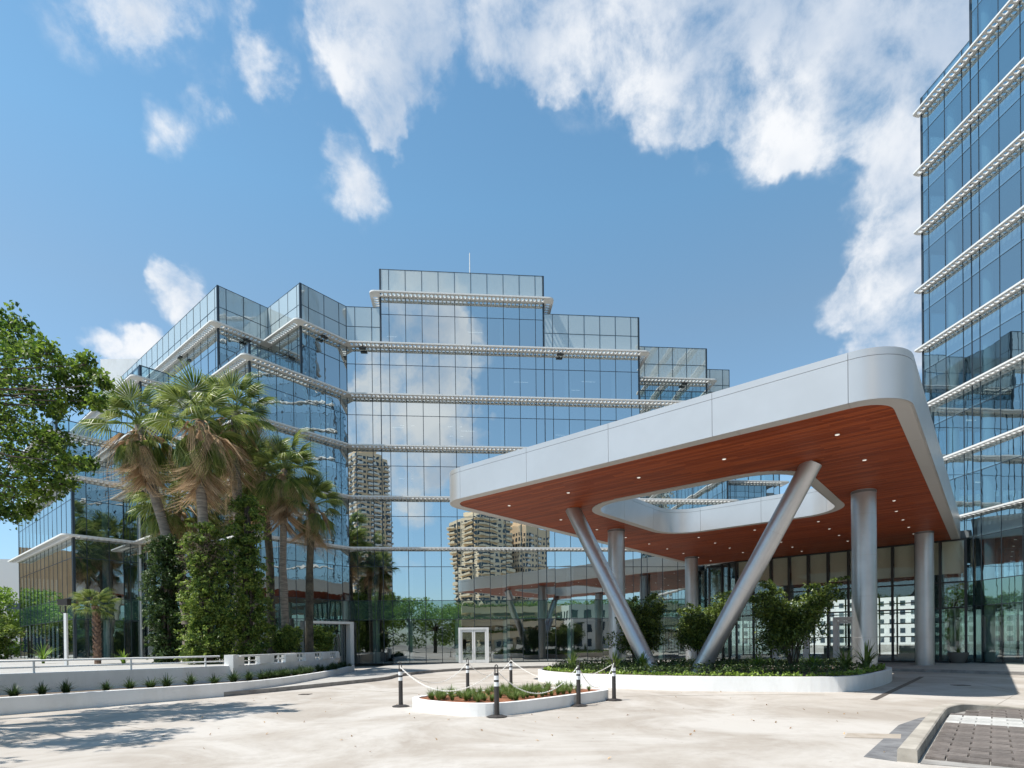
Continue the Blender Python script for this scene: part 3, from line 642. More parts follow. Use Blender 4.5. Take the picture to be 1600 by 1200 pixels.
# ledges
fo.ledge([L0, R0, U0, S0, T0, Q2, PI_, UV(22.2, 46.2), UV(22.2, 54)], 9.3)
fo.ledge([L0, R0, U0, S0, T0, Q2, PI_, UV(22.2, 46.2), UV(22.2, 54)], 13.3)
fo.ledge([L0, K1, KI, Q1, S0, T0, Q2, PI_, UV(22.2, 46.2), UV(22.2, 54)], 17.3)
fo.ledge([UV(22.3, 54.5), UV(31.5, 54.5), UV(31.5, 60)], 17.3); fo.ledge([UV(22.3, 54.5), UV(31.5, 54.5), UV(31.5, 60)], 13.3)
fo.ledge([AB(-65.5, 14.75), Q1, QI, Q2, PI_, UV(22.2, 46.2), UV(22.2, 54)], 21.3)
fo.ledge([AB(-65.5, 18.6), P1, PIn, P2, PI_, UV(14.72, 46.2), UV(14.72, 50.6)], 25.3)
fo.ledge([UV(14.8, 50.7), UV(22.45, 50.7), UV(22.45, 54.4)], 25.3)
fo.ledge([UV(-6.27, 57), UV(-6.27, 46.2), UV(6.83, 46.2), UV(6.83, 57)], 29.3)
fo.finish(300)
# floors and cores
def tier_poly(front, back): return front+back
backU = [UV(22.0, 62), AB(-68, 30)]
fl = MB()
def inset(front, d=.16):
    P = [Vector(p) for p in front]; out = []
    for i, p in enumerate(P):
        ns = []
        if i > 0: t = (p-P[i-1]).normalized(); ns.append(Vector((-t.y, t.x)))
        if i < len(P)-1: t = (P[i+1]-p).normalized(); ns.append(Vector((-t.y, t.x)))
        m = sum(ns, Vector((0, 0))); k = 1 if len(ns) == 1 else (1+ns[0].dot(ns[1])); q = p+m*d/k; out.append((q.x, q.y))
    return out
f0 = [L0, R0, U0, S0, T0, Q2, PI_, UV(22.1, 46.2)]; f1 = [AB(-65.4, 10.6), K1, KI, Q1, S0, T0, Q2, PI_, UV(22.1, 46.2)]
f2 = [AB(-65.4, 14.75), Q1, QI, Q2, PI_, UV(22.1, 46.2)]; f3 = [AB(-65.4, 18.6), P1, PIn, P2, PI_, UV(14.6, 46.2)]
for z, fr, bk in ((3.75, f0, backU), (8.0, f0, backU), (12.0, f0, backU), (16.0, f1, backU), (20.0, f2, backU), (24.0, f3, [UV(14.6, 62), AB(-68, 30)]), (28.0, [UV(-6.2, 46.2), UV(6.75, 46.2)], [UV(6.75, 62), UV(-6.2, 62)]),
                  (24.0, [UV(14.85, 50.7), UV(22.35, 50.7)], [UV(22.35, 60), UV(14.85, 60)]), (16.0, [UV(22.5, 54.5), UV(31.4, 54.5)], [UV(31.4, 62), UV(22.5, 62)]), (12.0, [UV(22.5, 54.5), UV(31.4, 54.5)], [UV(31.4, 62), UV(22.5, 62)]), (24.0, [UV(22.6, 54.5), UV(26.3, 54.5)], [UV(26.3, 62), UV(22.6, 62)])):
    m = MB(); m.prism(inset(fr)+bk, z, z+1.22); obj("floor_slab", m, 'slab', OFF)
m = MB(); m.prism([UV(-14, 53), UV(14.3, 53), UV(14.3, 53.4), UV(-14, 53.4)], .2, 28); m.prism([UV(14.9, 53.05), UV(21.9, 53.05), UV(21.9, 53.45), UV(14.9, 53.45)], .2, 21); m.prism([AB(-66, 25.5), AB(-41, 25.5), AB(-41, 26), AB(-66, 26)], .2, 25); m.prism([AB(-65.2, 13.3), AB(-50.4, 13.3), AB(-50.4, 13.6), AB(-65.2, 13.6)], .2, 13); m.prism([AB(-50.4, 13.31), AB(-50.1, 13.31), AB(-50.1, 15.1), AB(-50.4, 15.1)], .2, 13); m.prism([AB(-50.4, 15.11), AB(-50.1, 15.11), AB(-50.1, 25.4), AB(-50.4, 25.4)], .2, 21); m.prism([AB(-46.6, 16.9), AB(-46.3, 16.9), AB(-46.3, 19), AB(-46.6, 19)], .2, 17); m.prism([AB(-46.6, 19.01), AB(-46.3, 19.01), AB(-46.3, 25.4), AB(-46.6, 25.4)], .2, 21); m.prism([AB(-41.8, 21), AB(-41.5, 21), AB(-41.5, 25.4), AB(-41.8, 25.4)], .2, 21); m.prism([AB(-66, 17.5), AB(-52, 17.5), AB(-52, 18), AB(-66, 18)], .2, 17)
obj("core_wall", m, 'core', OFF)
# ceiling strip lights
m = MB()
for k in range(20):
    z = 9.3+4*random.randrange(0, 5)+2.62; u = random.uniform(-8, 13.5); v = 46.2+random.uniform(1.6, 4.5); c = UV(u, v)
    m.box((c[0], c[1], z), vC, vD, VZ, .6, .03, .015)
obj("ceiling_lights", m, 'lamp', OFF, 'stuff')
# corner trim at the first notch, rooftop plant screen, flood lights under the ledges
m = MB(); m.tube([(*AB(-47.75, 14.55), .2), (*AB(-47.75, 14.55), 13.2)], .09, 8); obj("corner_pipe", m, 'silver', OFF, smooth=True)
m = MB(); m.abox(-41.4, -37.6, 58.2, 66, 18, 31.0); obj("plant_screen", m, 'white', OFF)
def flood(p, n, z):
    m = MB(); c = Vector((*p, z)); t = Vector((-n.y, n.x, 0))
    m.box(c+n*.33, t, n, VZ, .26, .11, .055); m.box(c+n*.33+VZ*.12, t, n, VZ, .03, .03, .06)
    obj("flood_light", m, 'black', OFF)
for p, n, z in ((UV(-7.6, 46.2), -vD, 25.0), (UV(8.1, 46.2), -vD, 25.0), (UV(20.2, 50.7), -vD, 25.0), (AB(-38.95, 24.2), vA, 25.0), (AB(-43.77, 20.6), vA, 25.0), (AB(-50, 18.6), -vB, 25.0)): flood(p, n, z)
# doors on the main front
def glass_door(c, t, n, w, h, root, leaves=2, fr=.09):
    c = Vector((*c, 0)); z0 = .16
    f = MB(); f.box(c-t*(w/2)+VZ*(z0+h/2), t, n, VZ, fr, .08, h/2); f.box(c+t*(w/2)+VZ*(z0+h/2), t, n, VZ, fr, .08, h/2); f.box(c+VZ*(z0+h-fr), t, n, VZ, w/2-fr-.002, .075, fr)
    door = obj("door_frame", f, 'white', root)
    lw_ = (w-2*fr)/leaves
    for k in range(leaves):
        lc = c-t*((w-2*fr)/2-lw_*(k+.5))
        d = MB(); hh = h-2*fr-.02
        for sx in (-1, 1): d.box(lc+t*sx*(lw_/2-.07)+VZ*(z0+hh/2), t, n, VZ, .06, .05, hh/2)
        d.box(lc+VZ*(z0+.13), t, n, VZ, lw_/2-.14, .046, .12); d.box(lc+VZ*(z0+hh-.09), t, n, VZ, lw_/2-.14, .046, .085)
        lf = obj("door_leaf", d, 'white', door)
        gl = MB(); gl.box(lc+VZ*(z0+hh/2), t, n, VZ, lw_/2-.14, .012, hh/2-.2); obj("pane", gl, 'lobby', lf)
        hd = MB(); s_ = 1 if k == 0 else -1; hp = lc+t*s_*(lw_/2-.13)+n*.10
        hd.tube([hp+VZ*.9, hp+VZ*1.25], .018, 6); hd.tube([hp+VZ*.95, hp-n*.06+VZ*.95], .012, 5); hd.tube([hp+VZ*1.2, hp-n*.06+VZ*1.2], .012, 5); obj("handle", hd, 'steel', lf)
        break_ = None
    return door
glass_door(UV(.83, 46.10), vC, -vD, 2.25, 2.85, OFF)
pc = AB(-38.85, 24.35)
m = MB(); c = Vector((*pc, 0)); 
for sgn in (-1, 1): m.box(c+vB*sgn*1.75+vA*.25+VZ*1.75, vB, vA, VZ, .16, .30, 1.6)
m.box(c+vA*.25+VZ*3.43, vB, vA, VZ, 1.91, .302, .09); pt_ = obj("door_portal", m, 'ledge', OFF)
m = MB(); m.box(c-vA*.35+VZ*1.8, vB, vA, VZ, 1.6, .02, 1.6); obj("recess", m, 'black', pt_)
m = MB()
for y_ in (-1.0, 0.02, 1.0): m.box(c+vB*y_-vA*.28+VZ*1.35, vB, vA, VZ, .05, .03, 1.2)
m.box(c-vA*.28+VZ*2.62, vB, vA, VZ, 1.05, .028, .06); obj("door_leaf", m, 'kerb_grey', pt_)

# roof antenna
m = MB(); c = UV(.9, 47.6); m.tube([(c[0], c[1], 29.2), (c[0], c[1], 31.0), (c[0], c[1], 34.0)], [.06, .05, .035], 6); m.lathe((c[0], c[1], 29.2), [(.2, 0), (.2, .1)], 10)
tag(obj("antenna_mast", m, 'ledge'), "thin white antenna mast on the highest roof of the main glass front", "antenna")

# ------------------------------------------------------------------ office tower on the right
TOW = thing("office_tower", "tall blue glass tower on the right with white perforated ledges at every floor", "building")
ft = Facade(TOW)
ft.wall(UV(40, 36.6), UV(31.42, 36.6), storey_rows(0, 37.3)+[(37.3, 38.4, 'vision')])
ft.wall(UV(31.42, 36.6), UV(31.42, 32.8), storey_rows(0, 37.3)+[(37.3, 38.4, 'vision')], edge=.6, icols=(.2, 37, 3, 2))
ft.wall(UV(31.42, 32.8), UV(31.42, -6), storey_rows(0, 57.3), edge=.6, icols=(.2, 57, 3, 1))
ft.wall(UV(40, 32.8), UV(31.42, 32.8), upper(37.3, 57.3))
for k in range(8): ft.ledge([UV(31.42, 36.6), UV(31.42, -6)], 9.3+4*k, p=.58, tip=.16)
for k in range(8, 12): ft.ledge([UV(31.42, 32.8), UV(31.42, -6)], 9.3+4*k, p=.58, tip=.16)
ft.panes = [(p[0], p[1], p[2], {'vision': 'tvision', 'spandrel': 'tspandrel'}.get(p[3], p[3]), *p[4:]) for p in ft.panes]
ft.finish(300)
m = MB()
for k in range(-1, 12):
    z = 8.0+4*k if k >= 0 else 3.75
    v1 = 36.4 if k < 8 else 32.6
    m = MB(); m.prism([UV(31.6, -5.8), UV(31.6, v1), UV(45, v1), UV(45, -5.8)], z, z+1.22); obj("floor_slab", m, 'slab', TOW)
m = MB(); m.prism([UV(38, -5.4), UV(38.4, -5.4), UV(38.4, 32), UV(38, 32)], .2, 56); obj("core_wall", m, 'core', TOW)
m = MB()
for k in range(16):
    z = 9.3+4*random.randrange(0, 8)+2.62; c = UV(31.42+random.uniform(1.5, 4), random.uniform(26, 35)); m.box((c[0], c[1], z), vC, vD, VZ, .4, .05, .03)
obj("ceiling_lights", m, 'lamp', TOW, 'stuff')
# ------------------------------------------------------------------ entrance canopy
H0, H1 = 7.85, 9.17
CAN = thing("entrance_canopy", "silver entrance canopy with red timber ceiling, rounded opening and slanted V columns", "canopy")
a0, a1, b0, b1 = -18.7, -1.6, 17.2, 45.6
def rrect(a0, a1, b0, b1, r, k=8, back_square=False):
    pts = []
    for (ca, cb, s) in ((a1-r, b0+r, -90), (a1-r, b1-r, 0), (a0+r, b1-r, 90), (a0+r, b0+r, 180)):
        if back_square and s in (0, 90):
            pts.append((ca+(r if s == 0 else -r), cb+r)); continue
        for q in range(k+1):
            an = R(s+90*q/k); pts.append((ca+r*math.cos(an), cb+r*math.sin(an)))
    return pts
def seg_panels(ab_pts, root, z0, z1, name, mat, step, closed=True, inward=False, cap=.19, gap=.012, skip=None):
    """clad a path with separate panels, each with its own edges"""
    P = [Vector((*AB(*p), 0)) for p in ab_pts]; n = len(P); m = n if closed else n-1
    L = [0]
    for i in range(m): L.append(L[-1]+(P[(i+1) % n]-P[i]).length)
    tot = L[-1]; k = round(tot/step); st = tot/k
    def at(s):
        s = min(max(s, 0), tot-1e-6)
        i = max(j for j in range(m) if L[j] <= s+1e-9)
        return P[i].lerp(P[(i+1) % n], (s-L[i])/(L[i+1]-L[i]))
    area = sum(P[i].x*P[(i+1) % n].y-P[(i+1) % n].x*P[i].y for i in range(n))
    sg = (1 if area > 0 else -1)*(-1 if inward else 1)
    for j in range(k):
        s0, s1 = j*st+gap/2, (j+1)*st-gap/2
        ss = sorted({s0, s1} | {x for x in L if s0 < x < s1}); q = [at(s) for s in ss]
        if skip and skip((q[0]+q[-1])/2): continue
        out = []
        for i, p in enumerate(q):
            t = (q[min(i+1, len(q)-1)]-q[max(i-1, 0)]).normalized(); nn = Vector((t.y, -t.x, 0))*sg
            out.append(p-nn*.05)
        for (za, zb) in ((z0, z1-cap-.012), (z1-cap, z1)):
            mb = MB(); c = len(q)
            vs = [(p.x, p.y, z) for z in (za, zb) for p in q]+[(p.x, p.y, z) for z in (za, zb) for p in out]
            fs = []
            for i in range(c-1):
                fs += [(i, i+1, c+i+1, c+i), (2*c+i+1, 2*c+i, 3*c+i, 3*c+i+1), (c+i, c+i+1, 3*c+i+1, 3*c+i), (i+1, i, 2*c+i, 2*c+i+1)]
            fs += [(0, c, 3*c, 2*c), (c-1, 3*c-1, 4*c-1, 2*c-1)]
            if sg < 0: fs = [f[::-1] for f in fs]
            mb.add(vs, fs); o = obj(name if zb-za > .3 else "cap_strip", mb, mat, root, smooth=True)
outl = rrect(a0, a1, b0, b1, 1.3, 9, True)
seg_panels(outl, CAN, H0, H1, "fascia_panel", 'silver', 3.6, skip=lambda c: (c.x*cB[0]+c.y*cB[1]) > 45.4)
hole = rrect(-14.25, -5.6, 22.3, 31.35, 1.7, 8)
seg_panels(hole, CAN, H0, H1, "opening_panel", 'silver', 3.2, inward=True)
# backing, roof deck
def ring_ab(outer, inner, z0, z1):
    m = MB(); o = [AB(*p) for p in outer]; i = [AB(*p) for p in inner]
    return o, i
def offs(pts, d): return offset_closed(pts, d)
bo = offs(outl, .06); ho = offs(hole, -.06)
m = MB()
bm = bmesh.new()
def face_with_hole(outer, inner, z, flip=False):
    """flat sheet between two outlines, as a strip fan of quads along matched angles"""
    vo = [bm.verts.new((*AB(*p), z)) for p in outer]; vi = [bm.verts.new((*AB(*p), z)) for p in inner]
    es = [bm.edges.new((vo[i], vo[(i+1) % len(vo)])) for i in range(len(vo))]+[bm.edges.new((vi[i], vi[(i+1) % len(vi)])) for i in range(len(vi))]
    bmesh.ops.triangle_fill(bm, edges=es, use_beauty=True)
face_with_hole(bo, ho, H1-.03); me = bpy.data.meshes.new("roof_deck"); bm.to_mesh(me); bm.free(); me.materials.append(MT['soffit_grey']); link("roof_deck", me, CAN)
bm = bmesh.new(); face_with_hole(bo, ho, H0+.06); me = bpy.data.meshes.new("soffit_backing"); bm.to_mesh(me); bm.free(); me.materials.append(MT['black']); link("soffit_backing", me, CAN)
# grey border strip round the timber, in panels
def border(outer, inner, name, step, z0, z1):
    n = len(outer)
    P = [Vector(AB(*p)) for p in outer]; Q = [Vector(AB(*p)) for p in inner]
    mbs = []; acc = 0; cur = MB()
    for i in range(n):
        j = (i+1) % n; L = (P[j]-P[i]).length; k = max(1, math.ceil(L/step))
        for q in range(k):
            t0, t1 = q/k, (q+1)/k; e = .006/L if L > step else 0
            p0, p1, q0, q1 = P[i].lerp(P[j], t0+e), P[i].lerp(P[j], t1-e), Q[i].lerp(Q[j], t0+e), Q[i].lerp(Q[j], t1-e)
            vs = [(v.x, v.y, z) for z in (z0, z1) for v in (p0, p1, q1, q0)]
            cur.add(vs, ((3, 2, 1, 0), (4, 5, 6, 7), (0, 1, 5, 4), (1, 2, 6, 5), (2, 3, 7, 6), (3, 0, 4, 7)))
            acc += L/k
            if acc > step*.98: obj(name, cur, 'soffit_grey', CAN); cur = MB(); acc = 0
    if cur.v: obj(name, cur, 'soffit_grey', CAN)
wood_o = [(min(max(p[0], a0+.42), a1-.42), p[1]) for p in offs(outl, .44)]
border(offs(outl, .052), wood_o, "soffit_border", 3.6, H0+.005, H0+.05)
hole_i = offs(hole, -.055); hole_w = offs(hole, -.40)
border(hole_w, hole_i, "opening_border", 3.2, H0+.004, H0+.05)
# timber ceiling: planks along A, cut round the outline and the opening
def spans(poly, b):
    xs = []
    n = len(poly)
    for i in range(n):
        (x0, y0), (x1, y1) = poly[i], poly[i-1]
        if (y0 > b) != (y1 > b): xs.append((x1-x0)*(b-y0)/(y1-y0)+x0)
    xs.sort(); return list(zip(xs[::2], xs[1::2]))
wd = MB(); pw_ = .135; b = b0+.45
while b < b1-.4:
    bm_ = b+pw_/2; seg = spans(wood_o, bm_); hs = spans(hole_w, bm_)
    out_ = []
    for s0, s1 in seg:
        cur = s0
        for h0, h1 in hs: out_.append((cur, h0)); cur = h1
        out_.append((cur, s1))
    for s0, s1 in out_:
        x = s0
        while x < s1-.02:
            ln = random.uniform(1.6, 4.2); e = min(x+ln, s1)
            if s1-e < .4: e = s1
            z = H0+.018+random.uniform(0, .004)
            c = AB((x+e)/2, bm_)
            wd.box((c[0], c[1], z+.012), vA, vB, VZ, (e-x)/2-.002, pw_/2-.004, .012)
            x = e
    b += pw_
obj("timber_ceiling", wd, 'wood', CAN, 'stuff')
# downlights
for aa, bb in [(x, y) for y in (19.6, 33.2, 35.8, 38.4, 41.0, 43.4) for x in (-16.6, -13.4, -10.2, -7.0, -3.6)]+[(-16.6, 23.6), (-16.6, 27.0), (-16.6, 30.2), (-3.4, 23.0), (-3.4, 30.6)]:
    c = AB(aa, bb); m = MB(); m.lathe((c[0], c[1], H0-.006), [(.07, 0), (.07, .02)], 10); dl = obj("downlight", m, 'downlight', CAN)
    m = MB(); m.lathe((c[0], c[1], H0-.012), [(.055, 0), (.06, .005)], 8); obj("bulb", m, 'lamp', dl)
# straight columns and slanted legs
def column(a, b, r=.46, z0=0):
    c = AB(a, b); zs = [z0, 1.75, 3.45, 5.15, 6.85, H0+.03]
    m = MB()
    m.lathe((c[0], c[1], 0), [(r, z0), (r, H0+.03)], 40)
    o = obj("column", m, 'steel', CAN, smooth=True)
    m = MB()
    for q in zs[1:-1]: m.lathe((c[0], c[1], q), [(r+.0015, 0), (r+.0015, .016)], 40)
    obj("column_joints", m, 'soffit_grey', o, smooth=True)
    m = MB(); m.lathe((c[0], c[1], H0-.10), [(r+.0, 0), (r+.012, .01), (r+.012, .10)], 30); obj("column_head", m, 'dark_steel', o, smooth=True)
    return o
column(-4.16, 27.85); column(-15.95, 27.95); column(-3.1, 40.9); column(-17.0, 40.7)
def leg(af, at, bf=22.2, r=.345):
    p = Vector((*AB(af, bf), .3)); q = Vector((*AB(at, bf), H0+.05)); d = (q-p); m = MB()
    ts = [0, .105, .44, .70, 1.0]
    m.tube([p, q], r, 40); o = obj("slanted_column", m, 'steel', CAN, smooth=True)
    m = MB(); e = .008/d.length
    for t0 in ts[1:-1]: m.tube([p+d*(t0-e), p+d*(t0+e)], r+.0015, 40)
    obj("column_joints", m, 'soffit_grey', o, smooth=True); return o
leg(-10.97, -14.95); leg(-9.08, -4.86)

# ------------------------------------------------------------------ entrance lobby under the canopy
LOB = thing("entrance_lobby", "dark framed glass entrance lobby under the timber canopy", "entrance")
EB = 45.2
fm = MB()
def lobby_wall(p0, p1, zs, n_, wd=.07):
    P0, P1 = Vector((*p0, 0)), Vector((*p1, 0)); L = (P1-P0).length; t = (P1-P0)/L; n = Vector((t.y, -t.x, 0))
    for i in range(n_+1):
        c = P0+t*(L*i/n_); fm.box(c+VZ*4.0+n*random.uniform(.0, .003), t, n, VZ, wd, .09, 3.85)
    for z in zs: fm.box(P0+t*(L/2)+VZ*z-n*.004, t, n, VZ, L/2, .08, .045)
    for i in range(n_):
        for z0, z1 in zip(zs, zs[1:]):
            c = P0+t*(L*(i+.5)/n_)+VZ*((z0+z1)/2); m = MB(); m.box(c-n*.02, t, n, VZ, L/n_/2-wd-.004, .006, (z1-z0)/2-.05); obj("lobby_pane", m, 'lobby', LOB)
    return P0, t, n, L
zs = [.22, 3.6, 5.2, 7.82]
P0, t, n, L = lobby_wall(AB(-15.3, EB), AB(-1.35, EB), zs, 11)
lobby_wall(AB(-16.55, EB+.45), AB(-15.3, EB), zs, 2, .05); lobby_wall(AB(-17.0, EB+1.7), AB(-16.55, EB+.45), zs, 2, .05); lobby_wall(AB(-19.2, EB+1.9), AB(-17.0, EB+1.7), zs, 2, .06)
obj("lobby_frame", fm, 'black', LOB)
for i in range(11):
    m = MB(); c = P0+t*(L*(i+.5)/11)-n*.35+VZ*6.78; m.box(c, t, n, VZ, L/22-.09, .012, 1.02); obj("roller_shade", m, 'shade', LOB)
m = MB()
for i in range(11):
    if i in (0, 1): continue
m.prism([AB(-19, 47.4), AB(-15.2, 45.5), AB(-1.2, 45.5), AB(3, 52), AB(3, 66), AB(-19, 66)], 7.95, 8.4); m.prism([AB(-19, 47.0), AB(-15.2, 45.35), AB(-1.2, 45.35), AB(-1.2, 66), AB(-19, 66)], .1, .2)
obj("lobby_shell", m, 'core', LOB)
m = MB()
q0, q1 = AB(-19, 58), AB(-1.2, 58); a = Vector((*q0, 0)); bq = Vector((*q1, 0)); tt = (bq-a).normalized(); nn = Vector((tt.y, -tt.x, 0)); LL = (bq-a).length
for i in range(15): m.box(a+tt*(LL*i/14)+VZ*3, tt, nn, VZ, .06, .06, 2.85)
for z in (.35, 1.9, 3.0, 3.9, 4.7): m.box(a+tt*LL/2+VZ*z+nn*.01, tt, nn, VZ, LL/2, .05, .045)
m.box(a+tt*LL/2+VZ*6.6, tt, nn, VZ, LL/2, .1, 1.35)
obj("rear_frame", m, 'black', LOB)
glass_door(AB(-7.4, EB-.12), vA, -vB, 2.2, 3.1, LOB, fr=.13)
glass_door(AB(-11.4, EB-.12), vA, -vB, 2.2, 3.1, LOB, fr=.13)
# low furniture seen dimly inside
m = MB()
for aa in (-12.8, -9.0, -4.2):
    c = AB(aa, 48.5); m.box((c[0], c[1], .42), vA, vB, VZ, 1.0, .42, .22); c = AB(aa, 48.95); m.box((c[0], c[1], .72), vA, vB, VZ, 1.0, .1, .5)
obj("lobby_sofas", m, 'soffit_grey', LOB, 'stuff')

# ------------------------------------------------------------------ planters
def planter(name, label, pts, h, rim, soil_z, soilmat, sm=5):
    o = catmull(pts, sm); i = offset_closed(o, rim); m = MB(); m.ring(o, i, -.01, h)
    root = tag(obj(name, m, 'white'), label, "planter")
    s = MB(); s.prism(offset_closed(o, rim*.5), .0, soil_z, bottom=False, sides=False); obj("soil", s, soilmat, root)
    return root, o, i
BIG = [(1.3, 24.3), (2.2, 22.3), (3.49, 20.92), (5, 19.75), (6.39, 19.1), (7.5, 18.8), (8.6, 18.5), (9.8, 18.2), (10.9, 18.35), (12.1, 19.3), (14.2, 21.6), (15.6, 23.5), (16.1, 24.6), (15.6, 25.8), (13, 27.5), (10, 29.3), (7.4, 30.2), (4.2, 30.1), (2, 28), (1.2, 26.0)]
bigp, bigo, bigi = planter("large_planter", "long white curved planter wall with shrubs at the foot of the slanted columns", BIG, .49, .19, .42, 'soil', 4)
ISL = [(-2.58, 14.85), (-2.38, 14.2), (-1.80, 13.58), (-1.15, 13.15), (-.45, 13.05), (.2, 13.45), (.75, 14.05), (1.7, 15.15), (2.6, 16.25), (2.78, 16.8), (2.35, 17.25), (1.6, 17.5), (.85, 17.6), (0, 17.4), (-1.3, 16.45), (-2.3, 15.45)]
islp, islo, isli = planter("island_planter", "small low white island planter with grass tufts and red mulch on the drive", ISL, .30, .16, .27, 'mulch', 4)

def tuft_mesh(name, n, h, w, mat, spread=.5, seed=0):
    rg = random.Random(seed); mb = MB()
    for k in range(n):
        a = rg.uniform(0, 2*math.pi); lean = rg.uniform(.05, spread); hh = h*rg.uniform(.6, 1.1); d = Vector((math.cos(a), math.sin(a), 0)); s = Vector((-d.y, d.x, 0))
        base = d*rg.uniform(0, .05); pts = []
        for q in range(4):
            u = q/3; p = base+d*(lean*hh*1.4*u*u)+VZ*(hh*(u-.32*lean*2*u*u)); ww = w*(1-u*.9)*.5
            pts.append((p-s*ww, p+s*ww))
        vs = [x for pr in pts for x in pr]; mb.add(vs, ((0, 1, 3, 2), (2, 3, 5, 4), (4, 5, 7, 6)))
    return mb.mesh(name, mat)
T_IS = [tuft_mesh("grass_tuft", 90, .32, .022, 'grass', .9, s) for s in range(4)]
T_DK = [tuft_mesh("grass_tuft", 130, .34, .028, 'grass_dark', 1.05, s+9) for s in range(4)]
AG = [tuft_mesh("spiky_plant", 30, .62, .075, 'grass', .62, s+20) for s in range(3)]
AGL = [tuft_mesh("spiky_plant", 34, .5, .085, 'leaf_bright', .7, s+30) for s in range(2)]
def put(me, name, x, y, z, label, cat, group=None, s=1.0):
    o = bpy.data.objects.new(name, me); COL.objects.link(o); o.location = (x, y, z); o.rotation_euler = (0, 0, random.uniform(0, 6.28)); o.scale = (s, s, s*random.uniform(.9, 1.1))
    return tag(o, label, cat, group)
cnt = 0
for k in range(900):
    x, y = random.uniform(-2.4, 2.6), random.uniform(13.2, 17.4)
    if in_poly((x, y), offset_closed(islo, .38)) and all((x-p[0])**2+(y-p[1])**2 > .045 for p in globals().setdefault('_it', [])):
        _it.append((x, y)); put(random.choice(T_IS), "grass_tuft", x, y, .28, "green grass tuft in the red mulch of the island planter", "grass tuft", "grass tufts in the island planter", random.uniform(.6, 1.05)); cnt += 1
    if cnt > 84: break
# low planting of the large planter: a dark carpet with a brighter edge
pts = []
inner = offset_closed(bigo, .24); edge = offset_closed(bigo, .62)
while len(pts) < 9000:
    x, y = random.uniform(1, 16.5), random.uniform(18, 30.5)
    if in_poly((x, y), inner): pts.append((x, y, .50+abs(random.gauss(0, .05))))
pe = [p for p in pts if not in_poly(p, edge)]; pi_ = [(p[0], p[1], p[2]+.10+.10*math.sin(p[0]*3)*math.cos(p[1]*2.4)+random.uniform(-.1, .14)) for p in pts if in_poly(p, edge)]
while len(pe) < 5200:
    q = random.choice(pe[:900]); pe.append((q[0]+random.gauss(0, .05), q[1]+random.gauss(0, .05), .50+abs(random.gauss(0, .055))))
pe = [p for p in pe if in_poly(p, inner)]
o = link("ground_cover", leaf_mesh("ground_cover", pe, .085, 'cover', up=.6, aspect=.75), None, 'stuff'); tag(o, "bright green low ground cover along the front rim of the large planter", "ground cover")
while len(pi_) < 14000:
    q = random.choice(pi_[:3000]); pi_.append((q[0]+random.gauss(0, .08), q[1]+random.gauss(0, .08), q[2]+random.uniform(-.05, .09)))
pi_ = [p for p in pi_ if in_poly(p, inner)]
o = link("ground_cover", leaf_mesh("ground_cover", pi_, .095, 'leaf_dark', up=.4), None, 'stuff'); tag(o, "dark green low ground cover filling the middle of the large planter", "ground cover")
for i, (x, y, lb, me) in enumerate(((2.55, 24.2, "spiky plant at the left end of the large planter", AG[0]), (4.1, 23.0, "spiky plant in front of the left straight column", AG[1]), (5.35, 23.6, "yellowish spiky plant left of the foot of the left slanted column", AGL[0]), (9.6, 22.4, "bright spiky plant right of the foot of the right slanted column", AGL[1]), (11.2, 21.3, "pale spiky plant under the right shrub of the large planter", AGL[0]), (12.6, 21.6, "tall spiky plant between the right shrub and the thick column", AG[2]), (13.55, 21.9, "low spiky plant at the foot of the thick column", AG[1]))):
    put(me, "spiky_plant", x, y, .5, lb, "plant", "spiky plants in the large planter", random.uniform(1.5, 1.75))

def shrub(name, label, x, y, z0, w, h, n=13000, leaf=.115, mat='leaf_shrub', cat="shrub", group=None, seed=1):
    rg = np.random.default_rng(seed); rr = random.Random(seed)
    root = thing(name, label, cat, group, (x, y, z0)); st = MB(); pts = []
    for k in range(9):
        a = rr.uniform(0, 6.28); ln = rr.uniform(.15, .36)*w; top = rr.uniform(.55, .92)*h
        p0 = Vector((rr.uniform(-.12, .12), rr.uniform(-.12, .12), 0)); p1 = Vector((math.cos(a)*ln*.4, math.sin(a)*ln*.4, top*.45)); p2 = Vector((math.cos(a)*ln, math.sin(a)*ln, top))
        st.tube([p0, p1, p2], [.035, .026, .012], 5)
        for q in range(5):
            c = p1.lerp(p2, rr.uniform(.2, 1.05))+Vector((rr.gauss(0, .16), rr.gauss(0, .16), rr.gauss(0, .12)))*w*.4
            pts.append(ball(n//60, c, (w*.17, w*.17, h*.13), rg, .2))
        for q in range(3):   # loose sprays
            c = p2+Vector((rr.gauss(0, .1), rr.gauss(0, .1), rr.uniform(0, .12)))*w; e = c+Vector((math.cos(a), math.sin(a), rr.uniform(-.2, .7)))*w*.18
            tt_ = rg.uniform(0, 1, (n//160, 1)); pts.append(np.asarray(c)*(1-tt_)+np.asarray(e)*tt_+rg.normal(0, .045, (n//160, 3)))
    for k in range(16):
        a = rr.uniform(0, 6.28); q = rr.random()**.6*w*.36; pts.append(ball(n//64, (q*math.cos(a), q*math.sin(a), h*rr.uniform(.28, .80)), (w*.16, w*.16, h*.13), rg, .25))
    obj("stems", st, 'bark', root); link("foliage", leaf_mesh("foliage", np.concatenate(pts), leaf, mat, rng=rg), root)
    return root
shrub("shrub", "dark green shrub left, behind the left slanted column", 5.75, 27.0, .4, 3.0, 3.3, seed=4, group="shrubs in the large planter")
shrub("shrub", "dark green shrub between the two slanted columns", 8.75, 26.4, .4, 3.0, 3.3, seed=8, group="shrubs in the large planter")
shrub("shrub", "wide glossy shrub left of the thick straight column", 11.4, 23.3, .4, 3.3, 3.7, n=15000, seed=12, group="shrubs in the large planter")

